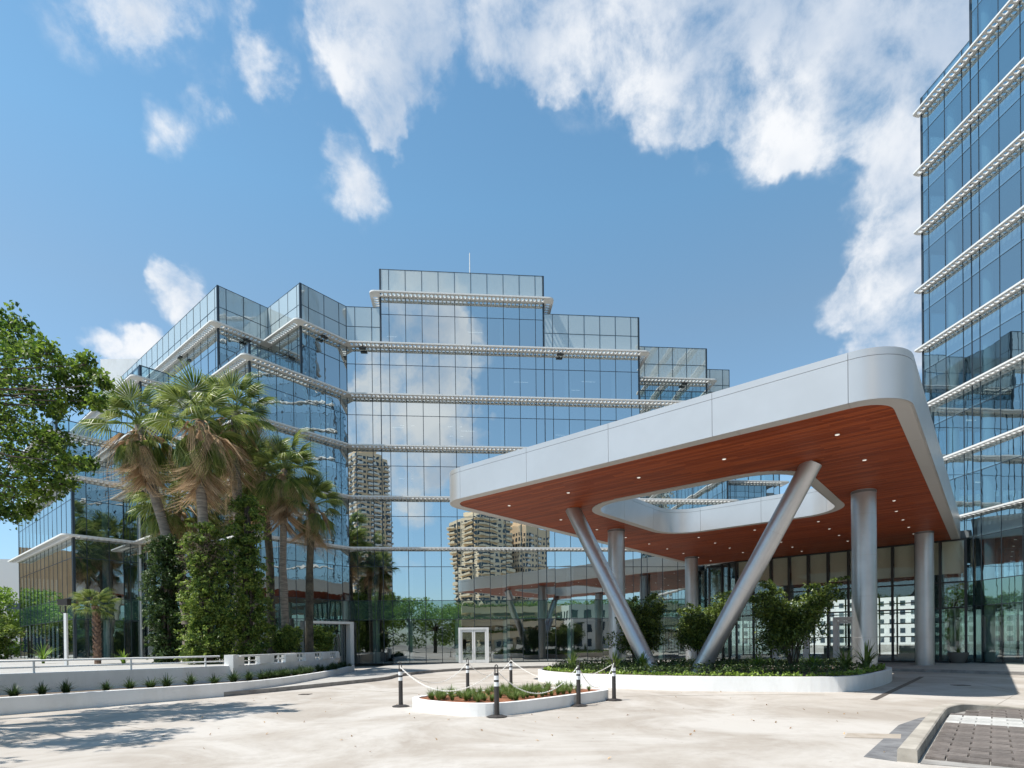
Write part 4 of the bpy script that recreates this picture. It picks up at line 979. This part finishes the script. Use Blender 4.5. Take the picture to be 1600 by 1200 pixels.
# potted plant by the tower wall
c = UV(30.45, 32.9)
m = MB(); m.lathe((c[0], c[1], .15), [(.28, 0), (.34, .06), (.52, .50), (.55, .66), (.50, .66), (.46, .56)], 20)
pot = tag(obj("plant_pot", m, 'pot', smooth=True), "grey bowl shaped pot with a green plant by the tower glass", "pot")
put(AG[0], "potted_plant", c[0], c[1], .70, "leafy green plant growing in the grey bowl pot", "plant", s=1.0)

# ------------------------------------------------------------------ bollards and chains
def bollard(x, y, label):
    r = thing("bollard", label, "bollard", "black bollards round the island planter", (x, y, 0))
    m = MB(); m.lathe((0, 0, 0), [(.235, 0), (.235, .022), (.16, .045), (.06, .06)], 8); obj("base", m, 'rubber', r)
    m = MB(); m.lathe((0, 0, 0), [(.062, .05), (.058, .12), (.054, .98), (.05, 1.0)], 16); obj("post", m, 'rubber', r, smooth=True)
    for z0 in (.70, .845):
        m = MB(); m.lathe((0, 0, 0), [(.0575, z0), (.0575, z0+.095)], 16); obj("reflective_band", m, 'refl', r, smooth=True)
    m = MB(); m.tube([(-.032, 0, .98), (-.032, 0, 1.13), (-.022, 0, 1.17), (0, 0, 1.185), (.022, 0, 1.17), (.032, 0, 1.13), (.032, 0, .98)], .013, 6); obj("handle", m, 'rubber', r, smooth=True)
    return Vector((x, y, 1.06))
B1 = bollard(-.36, 12.92, "black bollard nearest the camera, in front of the island planter")
B2 = bollard(-3.0, 15.35, "leftmost black bollard, standing clear of the island planter")
B3 = bollard(-1.50, 19.2, "black bollard behind the left half of the island planter")
B4 = bollard(-.05, 20.9, "farthest black bollard, behind the middle of the island planter")
B5 = bollard(1.73, 15.0, "black bollard on the right front side of the island planter")
B6 = bollard(2.90, 16.35, "rightmost black bollard, beyond the tip of the island planter")
def chain(p, q, sag, label):
    m = MB(); pts = []; n = max(24, int((p-q).length/.045))
    for i in range(n+1):
        u = i/n; c = p.lerp(q, u)-VZ*(sag*4*u*(1-u)); pts.append(c)
    for i in range(n):
        a, b = pts[i], pts[i+1]; t = (b-a).normalized(); s = t.cross(VZ).normalized(); w = s if i % 2 else s.cross(t)
        L = (b-a).length*.72; r = .012
        loop = [a.lerp(b, .5)+t*(L*math.cos(k*math.pi/4))+w*(r*math.sin(k*math.pi/4)) for k in range(8)]
        m.tube(loop+[loop[0]], 0.0052, 4, caps=False)
    tag(obj("plastic_chain", m, 'chain'), label, "chain", "white chains between the bollards")
chain(B2, B1, .55, "white plastic chain between the leftmost and the nearest bollard")
chain(B1, B5, .62, "white plastic chain hanging between the nearest and right front bollard")
chain(B5, B6, .62, "short white plastic chain sagging between the two right bollards")
chain(B2, B3, .55, "white plastic chain between the leftmost and the back left bollard")
chain(B3, B4, .5, "white plastic chain between the two bollards behind the planter")
chain(B4, B6, .62, "white plastic chain from the farthest to the rightmost bollard")

# ------------------------------------------------------------------ white garden walls on the left
def wall_path(name, pts, w, z0, z1, mat='white', parent=None):
    m = MB(); n = len(pts); secs = []
    for i, p in enumerate(pts):
        t = (Vector(pts[min(i+1, n-1)])-Vector(pts[max(i-1, 0)])).normalized(); nn = Vector((-t.y, t.x))
        secs.append([(p[0]+nn.x*d, p[1]+nn.y*d, z) for d, z in ((0, z0), (0, z1-.012), (.012, z1), (w-.012, z1), (w, z1-.012), (w, z0))])
    vs = [q for s_ in secs for q in s_]; fs = []
    for i in range(n-1):
        for k in range(5): fs.append((i*6+k+1, i*6+k, (i+1)*6+k, (i+1)*6+k+1))
    fs += [tuple(range(6)), tuple(range(n*6-1, n*6-7, -1))]
    m.add(vs, fs); return obj(name, m, mat, parent)
LWP = catmull([(-19, 5.2), (-15.8, 10.0), (-12.87, 14.36), (-10.9, 17.2), (-9.35, 19.7), (-8.87, 22.0), (-8.82, 25.0), (-8.95, 28.5), (-9.5, 33.5), (-9.7, 35.2)], 5, closed=False)
tag(wall_path("planter_wall", LWP, .16, -.01, .45), "low white planter wall curving along the left edge of the drive", "wall")
UWP = [(-23.2, 4.0), (-17.6, 11.7), (-15.1, 15.2), (-11.3, 19.6), (-10.45, 21.5)]
UW = tag(wall_path("garden_wall", UWP, .2, -.01, .97), "long white garden wall with white pipe railing behind the grass bed", "wall")
bed = MB(); bed.prism([(p[0], p[1]) for p in LWP[8:]]+[(-10.3, 33.9), (-10.2, 25), (-10.45, 21.5), (-11.3, 19.6), (-15.1, 15.2), (-17.6, 11.7)], .05, .38, bottom=False, sides=False); structure(obj("bed_soil", bed, 'soil'))
def along(pts, s):
    for a, b in zip(pts, pts[1:]):
        L = math.dist(a, b)
        if s <= L: return (a[0]+(b[0]-a[0])*s/L, a[1]+(b[1]-a[1])*s/L), (Vector(b)-Vector(a)).normalized()
        s -= L
    return pts[-1], (Vector(pts[-1])-Vector(pts[-2])).normalized()
tot = sum(math.dist(a, b) for a, b in zip(UWP, UWP[1:]))
railp = [along(UWP, tot*i/40)[0] for i in range(41)]
def shift(p, t, d): return (p[0]-t.y*d, p[1]+t.x*d)
for z in (1.13, 1.32):
    m = MB(); m.tube([(*shift(along(UWP, tot*i/40)[0], along(UWP, tot*i/40)[1], .1), z) for i in range(40)], .026 if z < 1.2 else .032, 7); obj("rail", m, 'white', UW, smooth=True)
s = 1.0
while s < tot-.5:
    p, t = along(UWP, s); q = shift(p, t, .1); m = MB(); m.tube([(*q, .96), (*q, 1.32)], .03, 7); obj("rail_post", m, 'white', UW); s += 2.45
PW = tag(wall_path("pierced_wall", [(-10.45, 21.5), (-10.32, 23.0), (-10.22, 25), (-10.2, 29), (-10.3, 33.9)], .2, -.01, .95), "white parapet wall pierced by small square openings, right of the pipe railing", "wall")
m = MB(); m.abox(-10.72, -10.38, 21.3, 21.75, -.01, 1.36); obj("pillar", m, 'white', PW)
ys = [(22.2, 23.3), (24.7, 25.8), (27.2, 28.3), (29.7, 30.8), (32.2, 33.2)]; prev = 21.75
def px_(y): return -10.42+(.2 if y > 24 else .2*(y-21.5)/2.5)-.02
m = MB()
for y0, y1 in ys:
    m.abox(px_(prev)-.16, px_(prev)+.03, prev+.002, y0, .951, 1.27); prev = y1
m.abox(px_(33)-.16, px_(33)+.03, prev, 33.9, .951, 1.27); obj("pier", m, 'white', PW)
m = MB(); m.box((-10.38, 27.8, 1.305), (0, 1, 0), (1, 0, 0), VZ, 6.1, .11, .034); obj("cap_beam", m, 'white', PW)
m = MB()
for y0, y1 in ys:
    x = px_(y0)-.065; m.abox(x-.03, x+.03, y0+.003, y1-.003, 1.09, 1.13); m.abox(x-.028, x+.028, (y0+y1)/2-.03, (y0+y1)/2+.03, .952, 1.268)
obj("opening_bar", m, 'white', PW)
# tufts along the bed
for i, (x, y) in enumerate([(-14.1, 14.2), (-13.65, 14.85), (-13.3, 15.25), (-12.95, 15.75), (-12.6, 16.15), (-12.0, 16.9), (-11.6, 17.35), (-11.25, 17.8), (-11.0, 18.2), (-10.55, 18.75), (-10.1, 19.4), (-9.85, 20.2), (-9.75, 21.2), (-9.65, 22.0)]):
    put(random.choice(T_DK), "grass_tuft", x, y, .37, "dark grass tuft in the bed between the white garden walls", "grass tuft", "grass tufts in the left wall bed", random.uniform(1.15, 1.6))
for k in range(46):
    y = random.uniform(22.4, 34.2); x = random.uniform(-9.95, -9.15 if y < 30 else -9.6)
    put(random.choice(T_DK), "grass_tuft", x, y, .37, "dark grass tuft in the dense row before the pierced wall", "grass tuft", "dense grass row before the pierced wall", random.uniform(1.0, 1.4))
# ------------------------------------------------------------------ palms
def frond_mesh(name, mat, petiole, rad, n=24, arc=112, droop=.35, wilt=0.0, seed=0, fuse=.46, bw=1.0):
    rg = random.Random(seed); mb = MB()
    # stalk, bending down a little
    st = []
    for q in range(5):
        u = q/4; st.append(Vector((petiole*u*(1-.12*wilt*u), 0, -.16*petiole*u*u*(1+wilt))))
    mb.tube(st, [.028, .024, .02, .016, .012], 4)
    hub = st[-1]; sl = (st[-1]-st[-2]).normalized()
    for k in range(n):
        a = R(-arc+2*arc*(k+.5)/n); da = R(arc/n)*.98*bw; rr = rad*(1-.22*abs(a)/R(arc))*rg.uniform(.88, 1.08)
        z = (.03 if k % 2 else -.03)*rad
        def pt(r, an, zz):
            w = r/rad; an *= (1-.35*wilt*w)
            return hub+Vector((r*math.cos(an), r*math.sin(an), zz-droop*rad*w**2.2*(.55+.8*wilt)-.10*r*abs(math.sin(an))))
        r1 = rr*fuse
        p0 = hub; pl = pt(r1, a-da, -z); pr = pt(r1, a+da, -z); pm_ = pt(r1, a, z)
        t1l = pt(rr*.78, a-da*.30, 0); t1r = pt(rr*.78, a+da*.30, 0)
        tip = pt(rr*.90, a+rg.uniform(-.07, .07), 0)-VZ*(rr*rg.uniform(.14, .42)*(1+wilt))
        mb.add([p0, pl, pm_, pr, t1l, t1r, tip], ((0, 1, 2), (0, 2, 3), (1, 4, 2), (2, 4, 5), (2, 5, 3), (4, 6, 5)))
    return mb.mesh(name, mat)
FG = [frond_mesh("frond", 'frond', .95, 1.0, 26, 100, .66, .25, s, .46, .95) for s in range(4)]
FW = [frond_mesh("frond", 'frond', .9, .95, 30, 90, .85, .8, s+5, .34, .8) for s in range(3)]
FD = [frond_mesh("dead_frond", 'dead', .7, .95, 12, 40, 1.0, 1.5, s+9, .25, .8) for s in range(4)]
def aim(d, roll=0):
    """local X along d, local Z as upward as possible"""
    x = d.normalized(); y = VZ.cross(x)
    if y.length < 1e-3: y = Vector((0, 1, 0))
    y.normalize(); z = x.cross(y)
    return (Matrix((x, y, z)).transposed() @ Matrix.Rotation(roll, 3, 'X')).to_4x4()
def fan_palm(label, path, r0, scale=1.0, green=22, wilt=12, dead=26, seed=1, skirt=2.2, bark='palm_bark'):
    rg = random.Random(seed); base = Vector(path[0]); root = thing("fan_palm", label, "palm tree", "fan palms on the left terrace", base)
    P = [Vector(p)-base for p in path]; q = []
    for i in range(len(P)-1):
        for k in range(5): q.append(P[i].lerp(P[i+1], k/5))
    q.append(P[-1]); m = MB(); nq = len(q)
    m.tube(q, [r0*(1.18-.4*i/nq)*(1+.06*math.sin(i*2.1)) for i in range(nq)], 10); obj("trunk", m, bark, root, smooth=True)
    top = P[-1]; dn = (P[-2]-P[-1]).normalized()
    def frond(ms, nm, org, d, s):
        o = bpy.data.objects.new(nm, rg.choice(ms)); COL.objects.link(o); mt = aim(d, rg.uniform(-.5, .5)); mt = mt @ Matrix.Scale(s, 4); mt.translation = org; o.matrix_world = mt; o.parent = root
    for i in range(green):
        az = i*2.39996+rg.uniform(-.2, .2); el = R(80-84*(i/green)**.9)+rg.uniform(-.15, .15)
        frond(FG, "frond", top+VZ*rg.uniform(-.1, .12), Vector((math.cos(az)*math.cos(el), math.sin(az)*math.cos(el), math.sin(el))), scale*rg.uniform(.85, 1.1))
    for i in range(wilt):
        az = i*2.39996+1+rg.uniform(-.3, .3); el = R(rg.uniform(-48, -8))
        frond(FW, "frond", top-VZ*rg.uniform(.05, .4), Vector((math.cos(az)*math.cos(el), math.sin(az)*math.cos(el), math.sin(el))), scale*rg.uniform(.8, 1.05))
    for i in range(dead):
        az = i*2.39996+rg.uniform(-.4, .4); u = (i/dead); el = R(rg.uniform(-60, 12) if u < .42 else rg.uniform(-88, -66))
        org = top+dn*(skirt*max(0, u-.15)*.75+rg.uniform(-.1, .35))
        frond(FD, "dead_frond", org+Vector((rg.gauss(0, .08), rg.gauss(0, .08), 0)), Vector((math.cos(az)*math.cos(el), math.sin(az)*math.cos(el), math.sin(el))), scale*rg.uniform(.5, 1.1))
    return root
zt = .86
fan_palm("leftmost tall fan palm with a leaning bare trunk and a thick brown skirt", [(-16.9, 28.6, zt), (-17.2, 28.8, 5.2), (-17.4, 29, 7.3), (-18.25, 29, 10.3), (-18.75, 29, 12.9)], .25, 1.32, 16, 14, 76, 1, 3.0)
fan_palm("tall fan palm rising from the middle vine mound, crown shaggy with dead fronds", [(-14.4, 27, zt), (-14.4, 27, 6), (-14.55, 27, 9), (-14.55, 27, 12.3)], .25, 1.36, 13, 14, 90, 2, 3.4)
fan_palm("tallest fan palm with upright green fans behind the shaggy palm", [(-14.2, 30, zt), (-14.25, 30, 7), (-14.35, 30, 13.9)], .25, 1.28, 19, 12, 60, 3, 3.6)
fan_palm("slim fan palm with a dark mossy trunk right of the vine mounds", [(-13.85, 33, zt), (-13.9, 33, 7), (-14.3, 33, 11.9)], .22, 1.28, 15, 14, 54, 4, 2.8, 'palm_bark_dark')
fan_palm("fan palm with a pale thin trunk next to the rightmost palm", [(-12.2, 31, zt), (-12.35, 31, 6), (-12.2, 31, 11.2)], .19, 1.25, 14, 14, 60, 5, 2.8)
fan_palm("rightmost and shortest tall fan palm with an orange brown skirt", [(-11.35, 32, zt), (-11.25, 32, 6), (-11.05, 32, 9.6)], .2, 1.08, 17, 10, 48, 6, 1.7, 'palm_bark_dark')
fan_palm("low fan palm behind the leaning trunk, crown half hidden", [(-18.6, 33, zt), (-19.0, 33, 6), (-19.2, 33, 10.2)], .24, 1.6, 26, 14, 40, 7, 1.6)
fan_palm("fan palm deep in the clump behind the right vine mound", [(-15.4, 34.5, zt), (-15.6, 34.5, 6), (-15.8, 34.5, 11.8)], .24, 1.4, 24, 14, 40, 8, 1.6)
# short palm with a booted trunk
def booted_palm():
    b = Vector((-21.0, 29, zt)); root = thing("sabal_palm", "short palm with a rough booted trunk before the glass corner", "palm tree", None, b); rg = random.Random(5)
    m = MB(); m.tube([(0, 0, 0), (.03, 0, 1.2), (-.05, 0, 2.5), (-.08, 0, 2.95)], [.15, .13, .14, .17], 9); obj("trunk", m, 'boot', root)
    m = MB()
    for k in range(110):
        z = .15+2.7*k/110; a = k*2.39996; d = Vector((math.cos(a), math.sin(a), 0)); s = Vector((-d.y, d.x, 0)); c = d*.13+VZ*z+Vector((-.03*z/2, 0, 0))
        m.add([c-s*.07, c+s*.07, c+d*.09+s*.03+VZ*.14, c+d*.09-s*.03+VZ*.14, c+d*.02+VZ*.1], ((0, 1, 2, 3), (1, 4, 2), (4, 0, 3), (3, 2, 4)))
    obj("trunk_boots", m, 'boot', root, 'stuff')
    for i in range(20):
        az = i*2.39996; el = R(70-85*(i/20)); o = bpy.data.objects.new("frond", rg.choice(FG)); COL.objects.link(o); s = rg.uniform(.55, .7)
        mt = aim(Vector((math.cos(az)*math.cos(el), math.sin(az)*math.cos(el), math.sin(el)))) @ Matrix.Scale(s, 4); mt.translation = Vector((-.08, 0, 2.95)); o.matrix_world = mt; o.parent = root
booted_palm()
put(tuft_mesh("garden_plant", 44, 1.25, .085, 'leaf_bright', .75, 71), "garden_plant", -25.4, 31, zt, "bright green long leaved plant behind the railing, far left", "plant")
put(tuft_mesh("garden_plant", 40, .8, .08, 'leaf_bright', .8, 72), "garden_plant", -18.6, 27.4, zt, "small bright green plant behind the railing near the lamp post", "plant")

# vine covered trunks
def vine(label, x, y, prof, n, leaf, mat, seed, dry=0):
    rg = np.random.default_rng(seed); rr = random.Random(seed); root = thing("vine_mound", label, "vine", "vine covered trunks", (x, y, zt))
    zs_ = [p[0] for p in prof]; rs = [p[1] for p in prof]; pts = []
    nb = 95; zmax = zs_[-1]
    for k in range(nb):
        z = zmax*(k+rr.random())/nb; a = k*2.39996+rr.uniform(-.5, .5); r = float(np.interp(z, zs_, rs))
        q = r*rr.uniform(.35, 1.12); br = rr.uniform(.2, .46)*(.75+.25*r)
        pts.append(ball(int(n/nb*rr.uniform(.5, 1.5)), (q*math.cos(a), q*math.sin(a), z+rr.uniform(-.1, .1)), (br, br, br*rr.uniform(.6, 1.1)), rg, .3))
    pts = np.concatenate(pts)
    link("foliage", leaf_mesh("foliage", pts, leaf, mat, up=.15, rng=rg), root)
    m = MB()
    for k in range(6): 
        a = k*1.05; m.tube([(.12*math.cos(a), .12*math.sin(a), 0), (.2*math.cos(a+.6), .2*math.sin(a+.6), zs_[-1]*.5), (.1*math.cos(a+1.4), .1*math.sin(a+1.4), zs_[-1]*.95)], .05, 5)
    obj("stems", m, 'bark', root)
    m = MB()   # hanging sprays
    pp = []
    for k in range(110):
        z = rr.uniform(zs_[0]+.3, zs_[-1]); a = rr.uniform(0, 6.28); r = float(np.interp(z, zs_, rs)); c = np.array((r*math.cos(a), r*math.sin(a), z)); e = c+np.array((math.cos(a)*.45, math.sin(a)*.45, rr.uniform(-.45, .25)))
        u = rg.uniform(0, 1, (22, 1)); pp.append(c*(1-u)+e*u+rg.normal(0, .045, (22, 3)))
    link("sprays", leaf_mesh("sprays", np.concatenate(pp), leaf, mat, rng=rg), root)
    if dry:
        m = MB()
        for k in range(dry):
            z = rr.gauss(zs_[-1]*.78, .75); a = rr.uniform(0, 6.28); z = min(max(z, .5), zs_[-1]+.15); r = float(np.interp(z, zs_, rs))*rr.uniform(.85, 1.05); p = Vector((r*math.cos(a), r*math.sin(a), z)); d = Vector((rr.gauss(0, 1), rr.gauss(0, 1), rr.gauss(-.3, .7))).normalized()*rr.uniform(.2, .5)
            m.tube([p, p+d*.5+Vector((0, 0, .05)), p+d], [.008, .006, .003], 3, caps=False)
        obj("dry_twigs", m, 'twig', root, 'stuff')
vine("tall vine mound wrapped round the shaggy palm, brown twigs near its top", -14.25, 26.6, [(0, .8), (2, .8), (4, .7), (5.5, .68), (6.4, .35)], 14000, .15, 'leaf_vine', 3, 700)
vine("tallest vine mound, dark green, right of the twiggy one", -12.95, 28.2, [(0, .7), (3, .75), (5.5, .72), (7.2, .65), (8.1, .25)], 14000, .15, 'leaf_vine', 5)
vine("dark round vine clump at the left below the leaning trunk", -17.0, 28.2, [(0, .4), (2.2, .55), (4, .85), (5.4, .75), (6.1, .3)], 11000, .15, 'leaf_dark', 7)
for x, y, w, h, sd, lb in ((-11.7, 29.8, 1.7, 1.9, 31, "leafy bush at the foot of the slim palms"), (-10.9, 33.0, 1.6, 1.9, 33, "small bush at the foot of the rightmost palm by the portal")):
    shrub("bush", lb, x, y, zt, w, h, 5200, .14, 'leaf_vine', "bush", None, sd)

# hooded lamp post behind the railing
r = thing("lamp_post", "square white post carrying a dark hooded lamp behind the left railing", "lamp post", None, (-20.25, 26, zt))
m = MB(); m.abox(-.055, .055, -.055, .055, 0, 2.42); obj("post", m, 'white', r)
m = MB(); m.add([(-.26, -.12, 2.78), (.16, -.12, 2.78), (.16, .12, 2.78), (-.26, .12, 2.78), (-.28, -.14, 3.03), (.18, -.14, 3.08), (.18, .14, 3.08), (-.28, .14, 3.03)], ((3, 2, 1, 0), (4, 5, 6, 7), (0, 1, 5, 4), (1, 2, 6, 5), (2, 3, 7, 6), (3, 0, 4, 7))); obj("hood", m, 'rubber', r)
m = MB(); m.tube([(-.25, 0, 2.75), (-.25, 0, 2.5), (-.15, 0, 2.42), (-.05, 0, 2.44)], .025, 6); m.tube([(0, 0, 2.4), (0, 0, 2.75)], .04, 6); obj("bracket", m, 'black', r)

# ------------------------------------------------------------------ broadleaf tree on the left
PADS=[(-11.17,12.01,8.02,0.94),(-11.54,13.37,9.14,0.54),(-12.39,14.72,9.28,0.69),(-12.43,14.20,8.38,0.71),(-10.45,13.03,8.32,0.44),(-10.80,13.84,8.32,0.50),(-10.50,13.95,8.09,0.34),(-9.77,13.18,8.17,0.29),(-10.51,14.56,8.56,0.23),(-9.26,13.07,7.68,0.13),(-9.89,13.74,7.57,0.18),(-10.42,14.04,7.79,0.31),(-10.73,13.83,7.55,0.37),(-11.65,14.21,7.93,0.56),(-11.63,14.57,7.73,0.36),(-13.07,15.10,7.71,0.76),(-11.08,13.48,6.53,0.54),(-11.23,14.36,6.84,0.35),(-12.54,14.47,6.41,0.84),(-10.88,13.50,5.86,0.54),(-9.78,12.80,5.82,0.26),(-11.14,15.14,6.53,0.19),(-10.52,13.52,5.53,0.30),(-11.15,13.55,5.38,0.39),(-12.96,14.94,5.65,0.64),(-12.31,13.20,7.04,1.33),(-12.08,12.93,5.49,1.16),(-12.36,14.66,5.21,0.25),(-11.29,12.87,4.71,0.29),(-11.51,14.50,6.65,0.45)]
def big_tree():
    rg = np.random.default_rng(21); rr = random.Random(21); base = Vector((-17.2, 11.0, .3)); root = thing("broadleaf_tree", "large broadleaf tree reaching into the picture from the left edge", "tree", None, base)
    clusters = [(Vector(p[:3]), p[3]) for p in PADS]
    for k in range(46):
        a = rr.uniform(0, 6.28); q = rr.random()**.5; c = Vector((-16.2+6.2*q*math.cos(a), 9.6+5.6*q*math.sin(a), 7.4+rr.uniform(-1.6, 1.5)*(1-q*.5)))
        if c.x > -12.6-0.0 and c.y > 12.2: continue
        if c.x > -.93*c.y-1.3: c.x = -.93*c.y-rr.uniform(1.3, 2.4)
        clusters.append((c, rr.uniform(.5, .95)))
    pts = []; tw = MB()
    tr = [base-base, Vector((.2, .1, 2.4)), Vector((.1, .2, 4.6))]; tw.tube(tr, [.34, .27, .22], 10)
    hubs = []
    for k in range(9):
        a = k*.7; e = Vector((2.6*math.cos(a), 2.4*math.sin(a), 6.6+rr.uniform(-.8, .8))); tw.tube([tr[2], tr[2].lerp(e, .5)+Vector((0, 0, .3)), e], [.16, .1, .06], 7); hubs.append(e)
    for c, r_ in clusters:
        cl = c-base; h = min(hubs, key=lambda q: (q-cl).length); mid = h.lerp(cl, .5)+Vector((0, 0, .15)); m3 = h.lerp(cl, .78)+Vector((rr.uniform(-.15, .15), rr.uniform(-.15, .15), rr.uniform(-.2, .1))); mid += Vector((rr.uniform(-.3, .3), rr.uniform(-.3, .3), rr.uniform(-.25, .1))); tw.tube([h, mid, m3, cl], [.05, .032, .018, .006], 5)
        # each pad: twigs with rosettes of leaves
        nt = int(18+68*r_*r_)
        for q in range(nt):
            d = rg.normal(size=3); d /= np.linalg.norm(d); d[2] = d[2]*.7; e = np.asarray(cl)+d*r_*rg.uniform(.35, 1.12)
            pts.append(e+rg.normal(0, .07, (12, 3)))
            if q % 3 == 0: tw.tube([cl, cl.lerp(Vector(e), .5)+Vector((0, 0, -.03)), Vector(e)], [.014, .009, .004], 3, caps=False)
    obj("trunk", tw, 'bark', root)
    link("crown", leaf_mesh("crown", np.concatenate(pts), .112, 'leaf_tree', up=.45, aspect=.62, rng=rg), root)
big_tree()

# ------------------------------------------------------------------ surroundings: beyond the left edge, beyond the lobby, and across the street
def leafy_tree(label, x, y, z0, h, w, n, leaf, mat, seed, name="street_tree", group=None):
    rg = np.random.default_rng(seed); rr = random.Random(seed); root = thing(name, label, "tree", group, (x, y, z0)); tw = MB()
    tw.tube([(0, 0, 0), (.1, 0, h*.3), (0, .1, h*.5)], [w*.04, w*.03, w*.025], 7); pts = []
    for k in range(16):
        a = rr.uniform(0, 6.28); q = rr.random()**.6*w*.42; c = (q*math.cos(a), q*math.sin(a), h*rr.uniform(.14 if k % 3 == 0 else .4, .88)); tw.tube([(0, .1, h*.45), c], [w*.015, w*.004], 4)
        pts.append(ball(n//16, c, (w*.2, w*.2, h*.12), rg, .35))
    obj("trunk", tw, 'bark', root); link("crown", leaf_mesh("crown", np.concatenate(pts), leaf, mat, rng=rg), root); return root
leafy_tree("bright green tree at the far left edge beyond the glass corner", -47.5, 52, 0, 7.5, 7, 5200, .32, 'leaf_bright', 51, "garden_tree")
leafy_tree("darker green tree at the far left edge, low beside the glass wall", -41.8, 46, 0, 4.6, 4.6, 4200, .26, 'leaf_vine', 52, "garden_tree")
def block(name, label, c, X, w, d, h, mat, z0=0, floors=10, cols=8, winmat='condo_glass', balcony=None, cat="building", fh=3.1, roof=0):
    """a plain building: wall body, recessed windows, slab edges or balconies on all four sides"""
    X = Vector((*X, 0)).normalized(); Y = Vector((-X.y, X.x, 0)); c = Vector((*c, z0)); root = thing(name, label, cat, None, c)
    m = MB(); m.box(VZ*(h/2), X, Y, VZ, w/2, d/2, h/2); 
    if roof: m.box(VZ*(h+roof/2), X, Y, VZ, w*.3, d*.3, roof/2)
    obj("wall", m, mat, root)
    wn = MB(); bl = MB()
    for nx, ww, dd in ((Y, w, d), (-Y, w, d), (X, d, w), (-X, d, w)):
        t = Vector((nx.y, -nx.x, 0)); k = max(2, int(cols*ww/w))
        for f in range(floors):
            z = fh*(f+.55)
            if z+1 > h: break
            for i in range(k):
                p = nx*(dd/2)+t*(ww*((i+.5)/k-.5))+VZ*z
                if balcony and i % balcony[0] in balcony[1]:
                    wn.box(p+nx*.02, t, nx, VZ, ww/k*.46, .04, fh*.36)
                    bl.box(p+nx*.9-VZ*(fh*.36), t, nx, VZ, ww/k*.48, .9, .14); bl.box(p+nx*1.75-VZ*(fh*.36-.5), t, nx, VZ, ww/k*.48, .06, .45)
                else: wn.box(p+nx*.02, t, nx, VZ, ww/k*.24, .04, fh*.27)
    obj("windows", wn, winmat, root, 'stuff')
    if bl.v: obj("balconies", bl, 'condo_white' if mat != 'cream' else 'cream', root, 'stuff')
    return root
# white apartment slab seen through the lobby
block("apartment_block", "white apartment block seen through the entrance lobby glass", (125, 200), (cA[0], cA[1]), 130, 14, 46, 'condo_white', floors=15, cols=44, fh=3.0)
# white low house at the far left edge
block("white_house", "white flat roofed building behind the far left trees", (-86, 92), (1, .2), 22, 12, 15.5, 'condo_white', floors=3, cols=5)
# across the street (seen mirrored in the glass)
block("condo_tower", "slender tan condominium tower mirrored in the main front", (-36, -278), (.5, .87), 20, 20, 119, 'tan', floors=38, cols=6, balcony=(3, (0, 2)), roof=6)
block("condo_tower", "broad cream condominium tower mirrored behind the canopy", (33, -249), (.5, .87), 30, 22, 76, 'cream', floors=24, cols=8, balcony=(4, (0, 1, 3)), roof=4)
block("condo_tower", "tan condominium slab beside the broad cream one", (60, -257), (.5, .87), 22, 22, 72, 'tan', floors=22, cols=9, balcony=(4, (1,)), roof=4)
block("brown_building", "brown rendered low building mirrored in the left glass wall", (-75, 62), (.475, .88), 24, 10, 14.5, 'brown', floors=2, cols=5, fh=4.6)
block("villa", "white stepped house across the street", (31, -31), (1, .05), 11, 9, 10, 'condo_white', floors=3, cols=4)
# parking deck with curved planted parapets
r = thing("parking_deck", "cream parking deck with planted parapets across the street", "building", None, (18, -43, 0)); m = MB()
for k in range(3): m.box((0, 0, 3.4+3.0*k), (1, .06, 0), (-.06, 1, 0), VZ, 15, 8, .75)
for x in range(-13, 14, 5): m.box((x, 6, 4.5), (1, 0, 0), (0, 1, 0), VZ, .35, .35, 4.5)
obj("deck", m, 'cream', r); link("planting", leaf_mesh("planting", [(random.uniform(-15, 15), 7.9+random.gauss(0, .2), 4.2+3.0*random.randrange(3)+abs(random.gauss(0, .25))) for _ in range(3500)], .4, 'leaf_vine'), r, 'stuff')
for i, (x, y, h, w) in enumerate(((-27, -38, 12, 13), (-20.5, -40, 13, 13), (-14.5, -37, 11, 12), (-9, -43, 13, 13), (-34, -42, 14, 14), (-3, -38, 11, 12), (4, -46, 12, 13), (42, -22, 11, 13), (50, -12, 12, 14), (58, -30, 14, 15), (38, -34, 12, 13), (-19, -24, 8, 6), (34, -48, 13, 13), (46, -52, 14, 14), (60, -50, 13, 14), (26, -58, 14, 13), (76, -48, 14, 15), (-48, -46, 14, 14), (-62, -44, 13, 14))):
    leafy_tree("broad street tree across the street, mirrored in the glass", x, y, 0, h, w, 4200, .45, ('leaf_bright', 'leaf_vine', 'leaf_bright')[i % 3], 60+i, group="street trees across the street")
r = thing("street_lamp", "tall street lamp with two arms across the street", "street lamp", None, (-18, -14, 0)); m = MB(); m.tube([(0, 0, 0), (0, 0, 7.5)], [.1, .06], 8); m.tube([(-1.3, 0, 7.7), (0, 0, 7.4), (1.3, 0, 7.7)], .05, 6); obj("pole", m, 'ledge', r)
for s in (-1, 1):
    m = MB(); m.box((s*1.5, 0, 7.72), (1, 0, 0), (0, 1, 0), VZ, .35, .12, .05); obj("lamp_head", m, 'ledge', r)

fl_ = [(random.uniform(-9, 8), random.uniform(8, 19), .012) for _ in range(80)]
fl_ = [p for p in fl_ if not in_poly(p, islo) and not in_poly(p, bigo) and p[0] > LWP[8][0]+1.5]
o = link("fallen_leaves", leaf_mesh("fallen_leaves", fl_, .07, 'dead', up=3.0, aspect=.5), None, 'stuff'); tag(o, "small dry brown leaves scattered over the concrete drive", "leaves")
